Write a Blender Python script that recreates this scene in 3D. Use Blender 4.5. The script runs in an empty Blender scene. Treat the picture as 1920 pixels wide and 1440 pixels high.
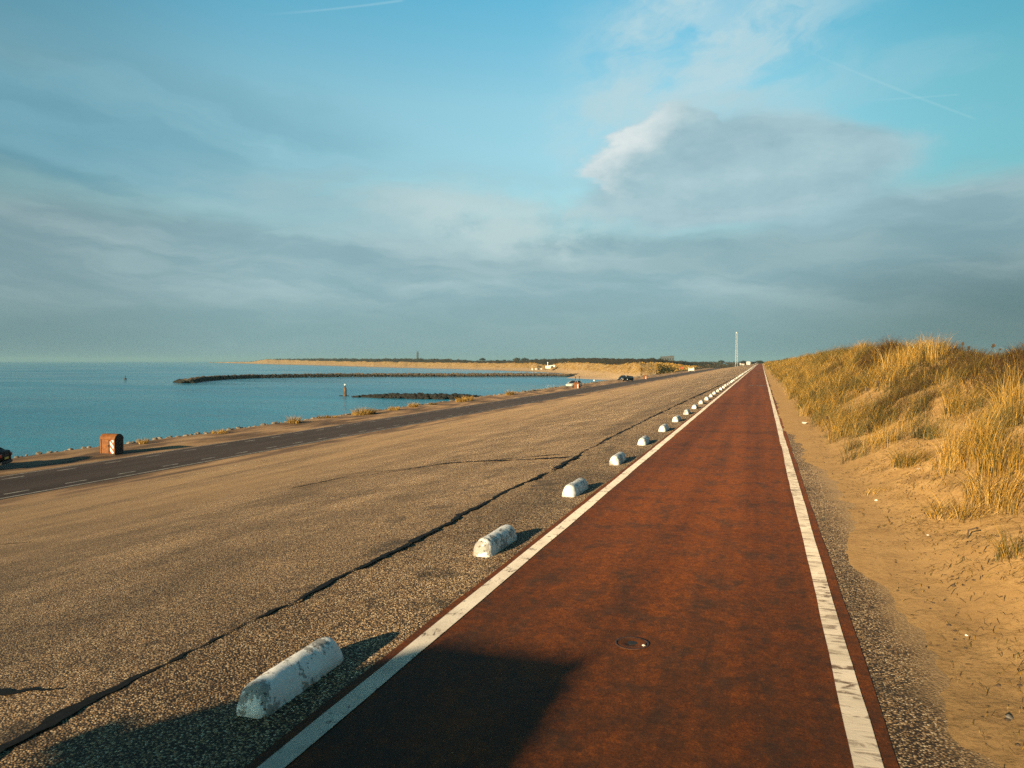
import bpy, bmesh, math, random
import numpy as np
from mathutils import Vector, Matrix, noise as mnoise
random.seed(7)
rng = np.random.default_rng(11)
scene = bpy.context.scene
COL = scene.collection
R = math.radians
# ------------------------------------------------------------------ camera numbers
F = 1440.0                       # focal length in photo pixels (27 mm on 36 mm)
YAW, PITCH, CAMH = R(18.0), R(1.71), 2.0
EXPO = 1.1
fwd = Vector((-math.sin(YAW)*math.cos(PITCH), math.cos(YAW)*math.cos(PITCH), -math.sin(PITCH)))
rgt = Vector((math.cos(YAW), math.sin(YAW), 0))
upv = rgt.cross(fwd)
CAM = Vector((0, 0, CAMH))
def ray(u, v):
    return fwd + rgt*((u-960)/F) - upv*((v-720)/F)
def at_z(u, v, z):               # where a measured photo point meets a level
    r = ray(u, v); t = (z-CAMH)/r.z
    return CAM + r*t
def at_d(u, v, d):               # at a given distance along the view axis
    return CAM + ray(u, v)*d
def lin(c):
    c = c/255.0
    return c/12.92 if c <= .04045 else ((c+.055)/1.055)**2.4
def srgb(r, g, b):
    return (lin(r), lin(g), lin(b))
# ------------------------------------------------------------------ value noise
def _h(ix, iy, s):
    n = (ix*374761393 + iy*668265263 + s*1442695041) & 0xffffffff
    n = ((n ^ (n >> 13))*1274126177) & 0xffffffff
    return ((n ^ (n >> 16)) & 0xffff)/65535.0
def vnoise(x, y, s=0):
    x = np.asarray(x, float); y = np.asarray(y, float)
    x, y = np.broadcast_arrays(x, y)
    x0 = np.floor(x).astype(np.int64); y0 = np.floor(y).astype(np.int64)
    fx = x-x0; fy = y-y0
    fx = fx*fx*(3-2*fx); fy = fy*fy*(3-2*fy)
    a = _h(x0, y0, s); b = _h(x0+1, y0, s); c = _h(x0, y0+1, s); d = _h(x0+1, y0+1, s)
    return (a*(1-fx)+b*fx)*(1-fy)+(c*(1-fx)+d*fx)*fy
def fbm(x, y, s=0, o=4):
    t = 0; a = .5; n = 0
    for i in range(o):
        t = t+a*vnoise(x, y, s+i*17); n += a
        x = np.asarray(x)*2.03+5.1; y = np.asarray(y)*2.03+9.7; a *= .5
    return t/n
def sstep(a, b, x):
    t = np.clip((np.asarray(x, float)-a)/(b-a), 0, 1)
    return t*t*(3-2*t)
# ------------------------------------------------------------------ node helper
class NT:
    def __init__(s, tree):
        s.t = tree; s.n = tree.nodes; s.l = tree.links
    def new(s, typ, **kw):
        nd = s.n.new(typ)
        for k, v in kw.items():
            setattr(nd, k, v)
        return nd
    def put(s, sock, v):
        if isinstance(v, bpy.types.NodeSocket):
            s.l.new(v, sock)
        elif v is not None:
            if sock.type == 'RGBA' and len(v) == 3:
                v = (*v, 1)
            sock.default_value = v
    def m(s, op, a, b=None, c=None, clamp=False):
        nd = s.new('ShaderNodeMath', operation=op, use_clamp=clamp)
        s.put(nd.inputs[0], a)
        if b is not None: s.put(nd.inputs[1], b)
        if c is not None: s.put(nd.inputs[2], c)
        return nd.outputs[0]
    def vm(s, op, a, b=None):
        nd = s.new('ShaderNodeVectorMath', operation=op)
        s.put(nd.inputs[0], a)
        if b is not None:
            s.put(nd.inputs[1], b)
        return nd.outputs[0]
    def rng(s, x, a, b, lo=0., hi=1., kind='SMOOTHSTEP'):
        nd = s.new('ShaderNodeMapRange', interpolation_type=kind)
        s.put(nd.inputs[0], x)
        for i, v in enumerate((a, b, lo, hi)):
            s.put(nd.inputs[1+i], v)
        return nd.outputs[0]
    def mix(s, f, a, b, mode='MIX'):
        nd = s.new('ShaderNodeMix', data_type='RGBA', blend_type=mode)
        s.put(nd.inputs[0], f); s.put(nd.inputs[6], a); s.put(nd.inputs[7], b)
        return nd.outputs[2]
    def ramp(s, x, stops, interp='LINEAR'):
        nd = s.new('ShaderNodeValToRGB'); cr = nd.color_ramp; cr.interpolation = interp
        while len(cr.elements) < len(stops): cr.elements.new(.5)
        for e, (p, c) in zip(cr.elements, stops):
            e.position = p; e.color = (*c, 1) if len(c) == 3 else c
        s.put(nd.inputs[0], x)
        return nd.outputs[0]
    def noise(s, vec, scale, detail=3., rough=.55, dist=0.):
        nd = s.new('ShaderNodeTexNoise', noise_dimensions='3D')
        s.put(nd.inputs['Vector'], vec); nd.inputs['Scale'].default_value = scale
        nd.inputs['Detail'].default_value = detail; nd.inputs['Roughness'].default_value = rough
        nd.inputs['Distortion'].default_value = dist
        return nd.outputs[0]
    def voro(s, vec, scale, feature='F1', rand=1.):
        nd = s.new('ShaderNodeTexVoronoi', feature=feature)
        s.put(nd.inputs['Vector'], vec); nd.inputs['Scale'].default_value = scale
        nd.inputs['Randomness'].default_value = rand
        return nd
    def scale(s, vec, xyz):
        return s.vm('MULTIPLY', vec, Vector(xyz))
    def sep(s, vec):
        nd = s.new('ShaderNodeSeparateXYZ'); s.put(nd.inputs[0], vec); return nd.outputs
    def comb(s, x, y, z):
        nd = s.new('ShaderNodeCombineXYZ')
        for i, v in enumerate((x, y, z)): s.put(nd.inputs[i], v)
        return nd.outputs[0]
    def bump(s, h, strength, dist):
        nd = s.new('ShaderNodeBump'); s.put(nd.inputs['Height'], h)
        nd.inputs['Strength'].default_value = strength; nd.inputs['Distance'].default_value = dist
        return nd.outputs[0]
ROUGHD = {'gravel_asphalt', 'red_asphalt', 'dune_sand', 'brown_grey_asphalt', 'coast_sand_and_scrub', 'cracked_white_paint', 'rippled_white_paint', 'wet_beach_sand'}
def material(name, build):
    mt = bpy.data.materials.new(name); mt.use_nodes = True
    nt = NT(mt.node_tree); nt.n.clear()
    out = nt.new('ShaderNodeOutputMaterial')
    p = nt.new('ShaderNodeBsdfPrincipled'); nt.l.new(p.outputs[0], out.inputs[0])
    geo = nt.new('ShaderNodeNewGeometry')
    if name in ROUGHD and 'Diffuse Roughness' in p.inputs: p.inputs['Diffuse Roughness'].default_value = 1.
    build(nt, p, geo.outputs['Position'], out)
    return mt
def plain(name, col, rough=.6, metal=0., spec=.5, var=.25, vs=6.):
    def b(nt, p, P, out):
        n = nt.noise(P, vs, 4)
        c = nt.mix(nt.rng(n, .3, .7), tuple(x*(1-var) for x in col), tuple(min(1, x*(1+var)) for x in col))
        nt.put(p.inputs['Base Color'], c)
        p.inputs['Roughness'].default_value = rough; p.inputs['Metallic'].default_value = metal
        p.inputs['Specular IOR Level'].default_value = spec
    return material(name, b)
# ------------------------------------------------------------------ object helpers
def tag(o, label=None, cat=None, group=None, kind=None):
    if label: o['label'] = label
    if cat: o['category'] = cat
    if group: o['group'] = group
    if kind: o['kind'] = kind
    return o
def empty(name, loc, rz=0., **kw):
    o = bpy.data.objects.new(name, None); COL.objects.link(o)
    o.location = loc; o.rotation_euler = (0, 0, rz); o.empty_display_size = .3
    return tag(o, **kw)
def mesh(name, verts, faces, mat=None, parent=None, smooth=False, loc=None, rz=0., cols=None):
    me = bpy.data.meshes.new(name)
    v = np.asarray(verts, np.float32).reshape(-1, 3)
    if isinstance(faces, np.ndarray):
        nf, k = faces.shape
        me.vertices.add(len(v)); me.vertices.foreach_set('co', v.ravel())
        me.loops.add(nf*k); me.polygons.add(nf)
        me.loops.foreach_set('vertex_index', faces.astype(np.int32).ravel())
        me.polygons.foreach_set('loop_start', np.arange(nf, dtype=np.int32)*k)
        me.update(calc_edges=True)
    else:
        me.from_pydata(v.tolist(), [], faces); me.update()
    if smooth:
        me.polygons.foreach_set('use_smooth', np.ones(len(me.polygons), bool))
    if cols is not None:
        a = me.color_attributes.new('tone', 'FLOAT_COLOR', 'POINT')
        c = np.ones((len(v), 4), np.float32); c[:, :3] = cols
        a.data.foreach_set('color', c.ravel())
    if mat: me.materials.append(mat)
    o = bpy.data.objects.new(name, me); COL.objects.link(o)
    if parent: o.parent = parent
    if loc is not None: o.location = loc
    if rz: o.rotation_euler = (0, 0, rz)
    return o
def grid(xs, ys, zf):
    X, Y = np.meshgrid(xs, ys)
    Z = zf(X, Y)
    v = np.stack([X, Y, Z], -1).reshape(-1, 3)
    nx, ny = len(xs), len(ys)
    i = (np.arange(ny-1)[:, None]*nx+np.arange(nx-1)[None, :]).ravel()
    return v, np.stack([i, i+1, i+nx+1, i+nx], 1)
class MB:                        # a small shape collector: several shapes -> ONE mesh
    def __init__(s): s.v = []; s.f = []
    def add(s, v, f):
        k = len(s.v); s.v += [tuple(a) for a in v]; s.f += [tuple(i+k for i in q) for q in f]; return s
    def box(s, c, d, bev=.0, rz=0., tilt=None):
        bm = bmesh.new(); bmesh.ops.create_cube(bm, size=1)
        bmesh.ops.scale(bm, vec=d, verts=bm.verts)
        if bev: bmesh.ops.bevel(bm, geom=bm.edges[:], offset=bev, segments=2, affect='EDGES', profile=.6)
        M = Matrix.Translation(c) @ Matrix.Rotation(rz, 4, 'Z')
        if tilt is not None: M = M @ tilt
        bm.transform(M); bm.verts.index_update()
        s.add([v.co[:] for v in bm.verts], [[v.index for v in f.verts] for f in bm.faces]); bm.free(); return s
    def tube(s, p0, p1, r0, r1=None, n=8):
        r1 = r0 if r1 is None else r1
        p0, p1 = Vector(p0), Vector(p1); d = (p1-p0).normalized()
        a = d.orthogonal().normalized(); b = d.cross(a)
        v = []
        for p, r in ((p0, r0), (p1, r1)):
            v += [p+(a*math.cos(2*math.pi*i/n)+b*math.sin(2*math.pi*i/n))*r for i in range(n)]
        f = [(i, (i+1) % n, n+(i+1) % n, n+i) for i in range(n)]
        f += [tuple(range(n))[::-1], tuple(range(n, 2*n))]
        return s.add(v, f)
    def lathe(s, prof, n=20, c=(0, 0, 0)):
        v = []; f = []
        for r, z in prof:
            v += [(c[0]+r*math.cos(2*math.pi*i/n), c[1]+r*math.sin(2*math.pi*i/n), c[2]+z) for i in range(n)]
        for k in range(len(prof)-1):
            f += [(k*n+i, k*n+(i+1) % n, (k+1)*n+(i+1) % n, (k+1)*n+i) for i in range(n)]
        f += [tuple(range(n))[::-1], tuple(range((len(prof)-1)*n, len(prof)*n))]
        return s.add(v, f)
    def prism(s, poly, y0, y1, axis='y'):
        n = len(poly)
        def P(a, b, t): return (a, t, b) if axis == 'y' else (t, a, b)
        v = [P(a, b, y0) for a, b in poly]+[P(a, b, y1) for a, b in poly]
        f = [(i, (i+1) % n, n+(i+1) % n, n+i) for i in range(n)]+[tuple(range(n))[::-1], tuple(range(n, 2*n))]
        return s.add(v, f)
    def rock(s, c, r, sd, flat=.7):
        bm = bmesh.new(); bmesh.ops.create_icosphere(bm, subdivisions=1, radius=1)
        rr = random.Random(sd)
        q = Matrix.Rotation(rr.random()*6.28, 3, 'Z') @ Matrix.Rotation(rr.random()*6.28, 3, 'X')
        for v in bm.verts:
            v.co = q @ (v.co*(.75+.5*rr.random())); v.co.z *= flat
            v.co = v.co*r+Vector(c)
        bm.verts.index_update()
        s.add([v.co[:] for v in bm.verts], [[v.index for v in f.verts] for f in bm.faces]); bm.free(); return s
    def build(s, name, mat, parent=None, smooth=False, **kw):
        o = mesh(name, s.v, s.f, mat, parent, smooth, **kw)
        bm = bmesh.new(); bm.from_mesh(o.data); bmesh.ops.recalc_face_normals(bm, faces=bm.faces[:])
        bm.to_mesh(o.data); bm.free()
        if smooth:
            try: o.data.set_sharp_from_angle(angle=R(40))
            except Exception: pass
        return o
def copy_tree(o, parent=None):
    c = o.copy(); COL.objects.link(c)
    if parent: c.parent = parent
    for ch in o.children:
        copy_tree(ch, c)
    return c
#@@MATERIALS
# ================================================================== materials
def ground_build(nt, p, P, out):
    x, y, z = nt.sep(P)
    v = nt.voro(P, 74)
    r, g, b = nt.sep(v.outputs['Color'])
    stone = nt.ramp(r, [(0, (.040, .024, .014)), (.22, (.115, .070, .036)), (.5, (.255, .158, .078)),
                        (.74, (.36, .245, .135)), (.9, (.47, .355, .225)), (1, (.60, .50, .36))])
    gap = nt.rng(v.outputs['Distance'], .36, .62)
    c = nt.mix(gap, stone, (0.0234, 0.01664, 0.01144))
    # broad streaks along the dike and blotches
    st = nt.noise(nt.scale(P, (.9, .05, .9)), 1.0, 4, .6)
    bl = nt.noise(P, .55, 6, .68)
    gain = nt.m('MULTIPLY', nt.rng(st, .25, .75, .72, 1.28), nt.rng(bl, .3, .7, .62, 1.28))
    c = nt.mix(1., c, nt.comb(gain, gain, gain), 'MULTIPLY')
    # further down the slope sand has blown into the stones
    sandy = nt.m('MULTIPLY', nt.rng(x, -7., -20.), nt.rng(nt.noise(nt.scale(P, (.5, .08, .5)), 1., 4), .35, .7, .25, .8))
    fine = nt.noise(P, 24, 4, .7)
    sandc = nt.ramp(fine, [(.3, (0.1612, 0.0988, 0.04784)), (.7, (0.2912, 0.195, 0.1014))])
    c = nt.mix(sandy, c, sandc)
    # dark grime beside the kerb blocks and the seam
    gr = nt.m('MULTIPLY', nt.rng(x, -7.5, -3.9), nt.rng(nt.noise(P, 1.1, 7, .74), .50, .64))
    c = nt.mix(nt.m('MULTIPLY', gr, .7), c, (0.0104, 0.00936, 0.00728))
    # compacted brown strip and sandy shoulder by the lower road
    nz = nt.m('MULTIPLY', nt.m('SUBTRACT', nt.noise(nt.scale(P, (1, .15, 1)), .35, 4), .5), 3.0)
    low = nt.rng(nt.m('ADD', x, nz), -25.2, -27.4)
    mud = nt.noise(nt.scale(P, (1.2, .28, 1)), .55, 5, .6)
    mudc = nt.ramp(mud, [(.33, (0.0312, 0.01872, 0.0104)), (.46, (0.078, 0.04576, 0.0234)), (.57, (0.1872, 0.117, 0.0598)), (.75, (0.2496, 0.1664, 0.0936))])
    mf = nt.noise(P, 9, 4, .7)
    mudc = nt.mix(nt.rng(mf, .3, .7, .0, .35), mudc, (0.0676, 0.0468, 0.0286))
    c = nt.mix(low, c, mudc)
    # blown sand thinning out over the gravel below the dune
    dust = nt.rng(nt.m('ADD', x, nt.m('ADD', nt.m('MULTIPLY', nt.m('SUBTRACT', nt.noise(P, 2.2, 4), .5), .55), nt.m('MULTIPLY', nt.m('SUBTRACT', nt.noise(P, 40, 3, .7), .5), .5))), .80, 1.22)
    c = nt.mix(nt.m('MULTIPLY', dust, .95), c, nt.ramp(fine, [(.3, (0.1352, 0.0884, 0.0442)), (.7, (0.2132, 0.1456, 0.0754))]))
    nt.put(p.inputs['Base Color'], c)
    p.inputs['Roughness'].default_value = .85; p.inputs['Specular IOR Level'].default_value = .3
    h = nt.m('SUBTRACT', 1., v.outputs['Distance'])
    h = nt.m('ADD', nt.m('MULTIPLY', h, nt.m('SUBTRACT', 1., low)), nt.m('MULTIPLY', fine, .5))
    nt.put(p.inputs['Normal'], nt.bump(h, .6, .009))
M_ground = material('gravel_asphalt', ground_build)

def path_build(nt, p, P, out):
    g = nt.noise(P, 85, 3, .75)
    c = nt.ramp(g, [(.28, (0.02085, 0.004916, 0.0007512)), (.45, (0.06603, 0.01739, 0.002003)), (.6, (0.1077, 0.02873, 0.003005)), (.78, (0.1563, 0.05294, 0.00651))])
    spk = nt.voro(P, 30)
    sr = nt.sep(spk.outputs['Color'])[0]
    c = nt.mix(nt.m('MULTIPLY', nt.rng(sr, .985, .99), nt.rng(spk.outputs['Distance'], .16, .08)), c, (0.1181, 0.0832, 0.03505))
    pu = nt.noise(nt.scale(P, (1.6, 1.0, 1)), 1.9, 8, .78, .2)
    c = nt.mix(nt.m('MULTIPLY', nt.rng(pu, .47, .63), .66), c, (0.02432, 0.01361, 0.008014))
    pw = nt.noise(nt.scale(P, (3.2, .10, 1)), 1.0, 6, .7)
    c = nt.mix(nt.m('MULTIPLY', nt.rng(pw, .50, .66), .40), c, (0.02953, 0.01286, 0.005509))
    bands = nt.noise(nt.scale(P, (.10, .42, .1)), 1.0, 4, .6)
    c = nt.mix(nt.m('MULTIPLY', nt.rng(bands, .50, .66), .38), c, (0.02606, 0.00832, 0.003005))
    lanes = nt.noise(nt.scale(P, (1.6, .03, 1)), 1., 3)
    k = nt.rng(lanes, .3, .7, .74, 1.22)
    c = nt.mix(1., c, nt.comb(k, k, k), 'MULTIPLY')
    mm = nt.rng(nt.noise(P, 13, 4, .7), .3, .7, .62, 1.38, 'LINEAR')
    c = nt.mix(1., c, nt.comb(mm, mm, mm), 'MULTIPLY')
    y_ = nt.sep(P)[1]
    worn_falloff = nt.m('MULTIPLY', nt.rng(nt.noise(nt.scale(P, (1.3, .8, 1)), 2.6, 8, .8), .40, .58), nt.rng(nt.m('ADD', y_, nt.m('MULTIPLY', nt.m('SUBTRACT', nt.noise(P, .5, 4), .5), 9.)), 11., 4.))  # wear mottles; their thickening toward the camera also paints in light falloff
    c = nt.mix(nt.m('MULTIPLY', worn_falloff, .50), c, (0.01738, 0.009832, 0.005008))
    nt.put(p.inputs['Base Color'], c)
    p.inputs['Roughness'].default_value = .8; p.inputs['Specular IOR Level'].default_value = .22
    nt.put(p.inputs['Normal'], nt.bump(g, .5, .006))
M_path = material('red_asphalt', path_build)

def lineL_build(nt, p, P, out):
    wn_ = nt.new('ShaderNodeTexNoise'); nt.put(wn_.inputs['Vector'], P); wn_.inputs['Scale'].default_value = 9.
    v = nt.voro(nt.scale(nt.vm('ADD', P, nt.vm('MULTIPLY', wn_.outputs['Color'], Vector((.10, .10, 0)))), (17, 5.5, 1)), 1, 'DISTANCE_TO_EDGE')
    n = nt.noise(P, 5, 5, .7)
    n2 = nt.noise(P, 45, 4, .75)
    crack = nt.m('MULTIPLY', nt.rng(v.outputs['Distance'], .06, .015), nt.rng(n, .50, .60))
    wear = nt.m('MAXIMUM', nt.rng(n2, .58, .68), nt.m('MULTIPLY', nt.rng(n, .54, .62), nt.rng(n2, .42, .56)))
    c = nt.ramp(nt.noise(P, 3, 4), [(.3, (.35, .32, .28)), (.7, (.47, .435, .385))])
    c = nt.mix(nt.m('MULTIPLY', wear, .65), c, (.11, .08, .058))
    c = nt.mix(nt.m('MULTIPLY', crack, .9), c, (.03, .022, .016))
    nt.put(p.inputs['Base Color'], c); p.inputs['Roughness'].default_value = .7
    nt.put(p.inputs['Normal'], nt.bump(n2, .3, .004))
M_lineL = material('cracked_white_paint', lineL_build)
def lineR_build(nt, p, P, out):
    rip = nt.noise(nt.scale(P, (5, 14, 1)), 1.0, 4, .6, .8)
    n2 = nt.noise(P, 30, 4, .75)
    c = nt.ramp(nt.noise(P, 2.2, 4), [(.3, (.29, .26, .215)), (.7, (.42, .38, .33))])
    d = nt.rng(rip, .50, .59)
    big = nt.rng(nt.noise(P, 1.1, 3), .35, .65, .35, .95)
    c = nt.mix(nt.m('MULTIPLY', nt.m('MULTIPLY', d, big), nt.rng(n2, .28, .48)), c, (.060, .033, .016))
    nt.put(p.inputs['Base Color'], c); p.inputs['Roughness'].default_value = .7
    nt.put(p.inputs['Normal'], nt.bump(nt.m('SUBTRACT', 1., rip), .5, .012))
M_lineR = material('rippled_white_paint', lineR_build)

def tar_build(nt, p, P, out):
    n = nt.noise(P, 20, 4)
    nt.put(p.inputs['Base Color'], nt.ramp(n, [(.3, (.003, .0035, .004)), (.7, (.011, .0115, .012))]))
    p.inputs['Roughness'].default_value = .8; p.inputs['Specular IOR Level'].default_value = .12
    nt.put(p.inputs['Normal'], nt.bump(nt.noise(P, 9, 3), .5, .02))
M_tar = material('bitumen', tar_build)

def road_build(nt, p, P, out):
    g = nt.noise(P, 40, 3, .7)
    c = nt.ramp(g, [(.3, (0.018, 0.0135, 0.0125)), (.7, (0.04, 0.03, 0.0265))])
    w = nt.noise(nt.scale(P, (.8, .06, 1)), 1., 4)
    k = nt.rng(w, .3, .7, .8, 1.22)
    c = nt.mix(1., c, nt.comb(k, k, k), 'MULTIPLY')
    nt.put(p.inputs['Base Color'], c); p.inputs['Roughness'].default_value = .85
    p.inputs['Specular IOR Level'].default_value = .2
M_road = material('brown_grey_asphalt', road_build)
M_roadline = plain('road_paint', (.30, .27, .235), .75, var=.35, vs=2.5)

def sand_build(nt, p, P, out):
    x, y, z = nt.sep(P)
    fine = nt.noise(P, 130, 3, .7)
    n = nt.noise(P, 2.2, 5, .65)
    c = nt.ramp(n, [(.3, (0.1872, 0.1144, 0.04576)), (.55, (0.26, 0.1638, 0.0676)), (.75, (0.312, 0.2054, 0.091))])
    k = nt.rng(fine, .25, .75, .78, 1.2)
    c = nt.mix(1., c, nt.comb(k, k, k), 'MULTIPLY')
    # flattened plant litter in drifts
    ln = nt.noise(P, 17, 5, .78, .8)
    dr = nt.noise(P, .9, 4)
    c = nt.mix(nt.m('MULTIPLY', nt.m('MULTIPLY', nt.rng(ln, .52, .59), nt.rng(dr, .34, .58)), .8), c, (0.0884, 0.0494, 0.01352))
    dk = nt.voro(P, 12)
    dr2 = nt.sep(dk.outputs['Color'])[1]
    c = nt.mix(nt.m('MULTIPLY', nt.rng(dr2, .88, .89), nt.rng(dk.outputs['Distance'], .26, .16)), c, (0.0312, 0.01872, 0.00832))
    # trodden greyer sand beside the path
    c = nt.mix(nt.m('MULTIPLY', nt.rng(x, 2.3, 1.2), .62), c, (0.13, 0.0858, 0.0442))
    nt.put(p.inputs['Base Color'], c)
    p.inputs['Roughness'].default_value = .95; p.inputs['Specular IOR Level'].default_value = .1
    lump = nt.noise(P, 5.5, 5, .62)
    dents = nt.voro(P, 3.1, 'SMOOTH_F1').outputs['Distance']
    h = nt.m('ADD', nt.m('MULTIPLY', lump, .8), nt.m('MULTIPLY', dents, .35))
    nt.put(p.inputs['Normal'], nt.bump(nt.m('ADD', h, nt.m('MULTIPLY', ln, .25)), .6, .05))
M_sand = material('dune_sand', sand_build)

def sea_build(nt, p, P, out):
    far = nt.noise(nt.scale(P, (.010, .022, 1)), 1., 5, .65)
    nt.put(p.inputs['Base Color'], nt.mix(nt.rng(far, .3, .7), (.004, .150, .255), (.012, .225, .345)))
    nt.put(p.inputs['Roughness'], nt.rng(nt.noise(nt.scale(P, (.006, .016, 1)), 1., 4, .6), .35, .65, .07, .24)); p.inputs['IOR'].default_value = 1.333
    q = nt.vm('MULTIPLY', P, Vector((1, 1, 1)))
    w1 = nt.noise(nt.scale(q, (.40, .8, 1)), 1., 6, .72)
    w2 = nt.noise(nt.scale(q, (.06, .11, 1)), 1., 3, .5)
    nt.put(p.inputs['Normal'], nt.bump(nt.m('ADD', w1, nt.m('MULTIPLY', w2, 2.)), .55, .55))
M_sea = material('sea_water', sea_build)

def grass_build(nt, p, P, out):
    a = nt.new('ShaderNodeAttribute', attribute_name='tone')
    nt.put(p.inputs['Base Color'], a.outputs['Color'])
    p.inputs['Roughness'].default_value = .6; p.inputs['Specular IOR Level'].default_value = .25
    tr = nt.new('ShaderNodeBsdfTranslucent'); nt.put(tr.inputs[0], a.outputs['Color'])
    mx = nt.new('ShaderNodeMixShader'); mx.inputs[0].default_value = .25
    nt.l.new(p.outputs[0], mx.inputs[1]); nt.l.new(tr.outputs[0], mx.inputs[2])
    nt.l.new(mx.outputs[0], out.inputs[0])
M_grass = material('grass_blade', grass_build)

def block_build(nt, p, P, out):
    x, y, z = nt.sep(P)
    n = nt.noise(P, 4.5, 5, .7); n2 = nt.noise(P, 38, 5, .75)
    c = nt.ramp(nt.noise(P, 7, 4), [(.3, (.76, .755, .73)), (.7, (.84, .835, .81))])
    patch = nt.rng(nt.m('ADD', nt.m('MULTIPLY', n, .70), nt.m('MULTIPLY', n2, .30)), .512, .540)
    c = nt.mix(nt.m('MULTIPLY', patch, .8), c, nt.ramp(n2, [(.35, (.11, .10, .085)), (.65, (.30, .285, .26))]))
    spots = nt.m('MULTIPLY', nt.rng(n2, .565, .61), nt.rng(n, .47, .53))
    c = nt.mix(nt.m('MULTIPLY', spots, .9), c, (.03, .028, .024))
    foot = nt.m('MULTIPLY', nt.rng(z, .055, .01), nt.rng(n2, .36, .56))
    c = nt.mix(nt.m('MULTIPLY', foot, .40), c, (.20, .15, .085))
    nt.put(p.inputs['Base Color'], c); p.inputs['Roughness'].default_value = .75
    nt.put(p.inputs['Normal'], nt.bump(nt.m('SUBTRACT', nt.m('MULTIPLY', n2, .5), nt.m('MULTIPLY', patch, .3)), .55, .006))
M_block = material('weathered_white_concrete', block_build)

def rust_build(nt, p, P, out):
    n = nt.noise(P, 5, 5, .65); s = nt.noise(nt.scale(P, (9, 9, 1.2)), 1., 4)
    c = nt.ramp(n, [(.3, (.10, .030, .004)), (.55, (.18, .060, .006)), (.75, (.25, .092, .010))])
    c = nt.mix(nt.m('MULTIPLY', nt.rng(s, .55, .7), .45), c, (.10, .035, .012))
    nt.put(p.inputs['Base Color'], c); p.inputs['Roughness'].default_value = .75
M_rust = material('rusted_steel', rust_build)
M_dark = plain('dark_steel', (.018, .016, .015), .7)
def stripe_build(nt, p, P, out):
    tc = nt.new('ShaderNodeTexCoord').outputs['Object']
    x, y, z = nt.sep(tc)
    s = nt.m('FRACT', nt.m('MULTIPLY', nt.m('ADD', z, nt.m('MULTIPLY', x, 1.25)), 2.7))
    c = nt.mix(nt.rng(s, .50, .54), (.80, .76, .68), (.50, .05, .02))
    nt.put(p.inputs['Base Color'], c); p.inputs['Roughness'].default_value = .45
M_stripe = material('striped_reflector', stripe_build)

def rock_build(nt, p, P, out):
    n = nt.noise(P, 1.1, 5, .65)
    z = nt.sep(P)[2]
    c = nt.ramp(n, [(.3, (.03, .025, .02)), (.55, (.10, .078, .055)), (.75, (.22, .172, .115))])
    head_shade = nt.rng(nt.sep(P)[0], -150., -290., 0., 1.5)  # painted shade, growing toward the breakwater head
    wet = nt.rng(nt.m('SUBTRACT', nt.m('ADD', z, nt.m('MULTIPLY', n, .8)), head_shade), -5.6, -6.3)  # wet foot of the stones and the painted shade in one mask
    c = nt.mix(nt.m('MULTIPLY', wet, .92), c, (.014, .017, .015))
    nt.put(p.inputs['Base Color'], c); p.inputs['Roughness'].default_value = .85
    p.inputs['Specular IOR Level'].default_value = .2
M_rock = material('breakwater_stone', rock_build)
def wrock_build(nt, p, P, out):
    n = nt.noise(P, 1.6, 5, .65)
    nt.put(p.inputs['Base Color'], nt.ramp(n, [(.3, (.008, .009, .009)), (.75, (.03, .031, .028))]))
    p.inputs['Roughness'].default_value = .8; p.inputs['Specular IOR Level'].default_value = .15
M_wrock = material('weed_covered_stone', wrock_build)
def shorerock_build(nt, p, P, out):
    n = nt.noise(P, 2.2, 5, .65)
    nt.put(p.inputs['Base Color'], nt.ramp(n, [(.3, (.05, .045, .038)), (.7, (.26, .22, .17))]))
    p.inputs['Roughness'].default_value = .85
M_shorerock = material('shore_stone', shorerock_build)

def coast_build(nt, p, P, out):
    a = nt.new('ShaderNodeAttribute', attribute_name='tone')
    sp = nt.sep(a.outputs['Color'])         # r: 0 shore .. 1 top
    n = nt.noise(nt.scale(P, (.05, .05, .12)), 1., 6, .68)
    n2 = nt.noise(nt.scale(P, (.22, .22, .4)), 1., 5, .7)
    beach = nt.ramp(n, [(.3, (0.1972, 0.1405, 0.08381)), (.7, (0.2465, 0.1824, 0.1134))])
    beach = nt.mix(nt.rng(sp[0], .06, .015), beach, (0.09367, 0.06655, 0.0419))
    face = nt.ramp(n2, [(.34, (0.09367, 0.05669, 0.01725)), (.48, (0.1972, 0.1282, 0.0493)), (.62, (0.2712, 0.1972, 0.1085))])
    scr = nt.ramp(n2, [(.32, (0.008874, 0.009367, 0.005916)), (.55, (0.02711, 0.02218, 0.0138)), (.75, (0.06409, 0.04684, 0.02465))])
    j = nt.m('ADD', sp[0], nt.m('MULTIPLY', nt.m('SUBTRACT', n, .5), .22))
    c = nt.mix(nt.rng(j, .26, .36), beach, face)
    c = nt.mix(nt.rng(j, .62, .70), c, scr)
    nt.put(p.inputs['Base Color'], c)
    p.inputs['Roughness'].default_value = .95; p.inputs['Specular IOR Level'].default_value = .05
    nt.put(p.inputs['Normal'], nt.bump(n2, .8, 1.6))
M_coast = material('coast_sand_and_scrub', coast_build)
M_scrub = material('scrub_leaves', grass_build)
M_land = plain('heath_ground', (.075, .06, .035), .95, spec=.05, var=.4, vs=.05)

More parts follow.
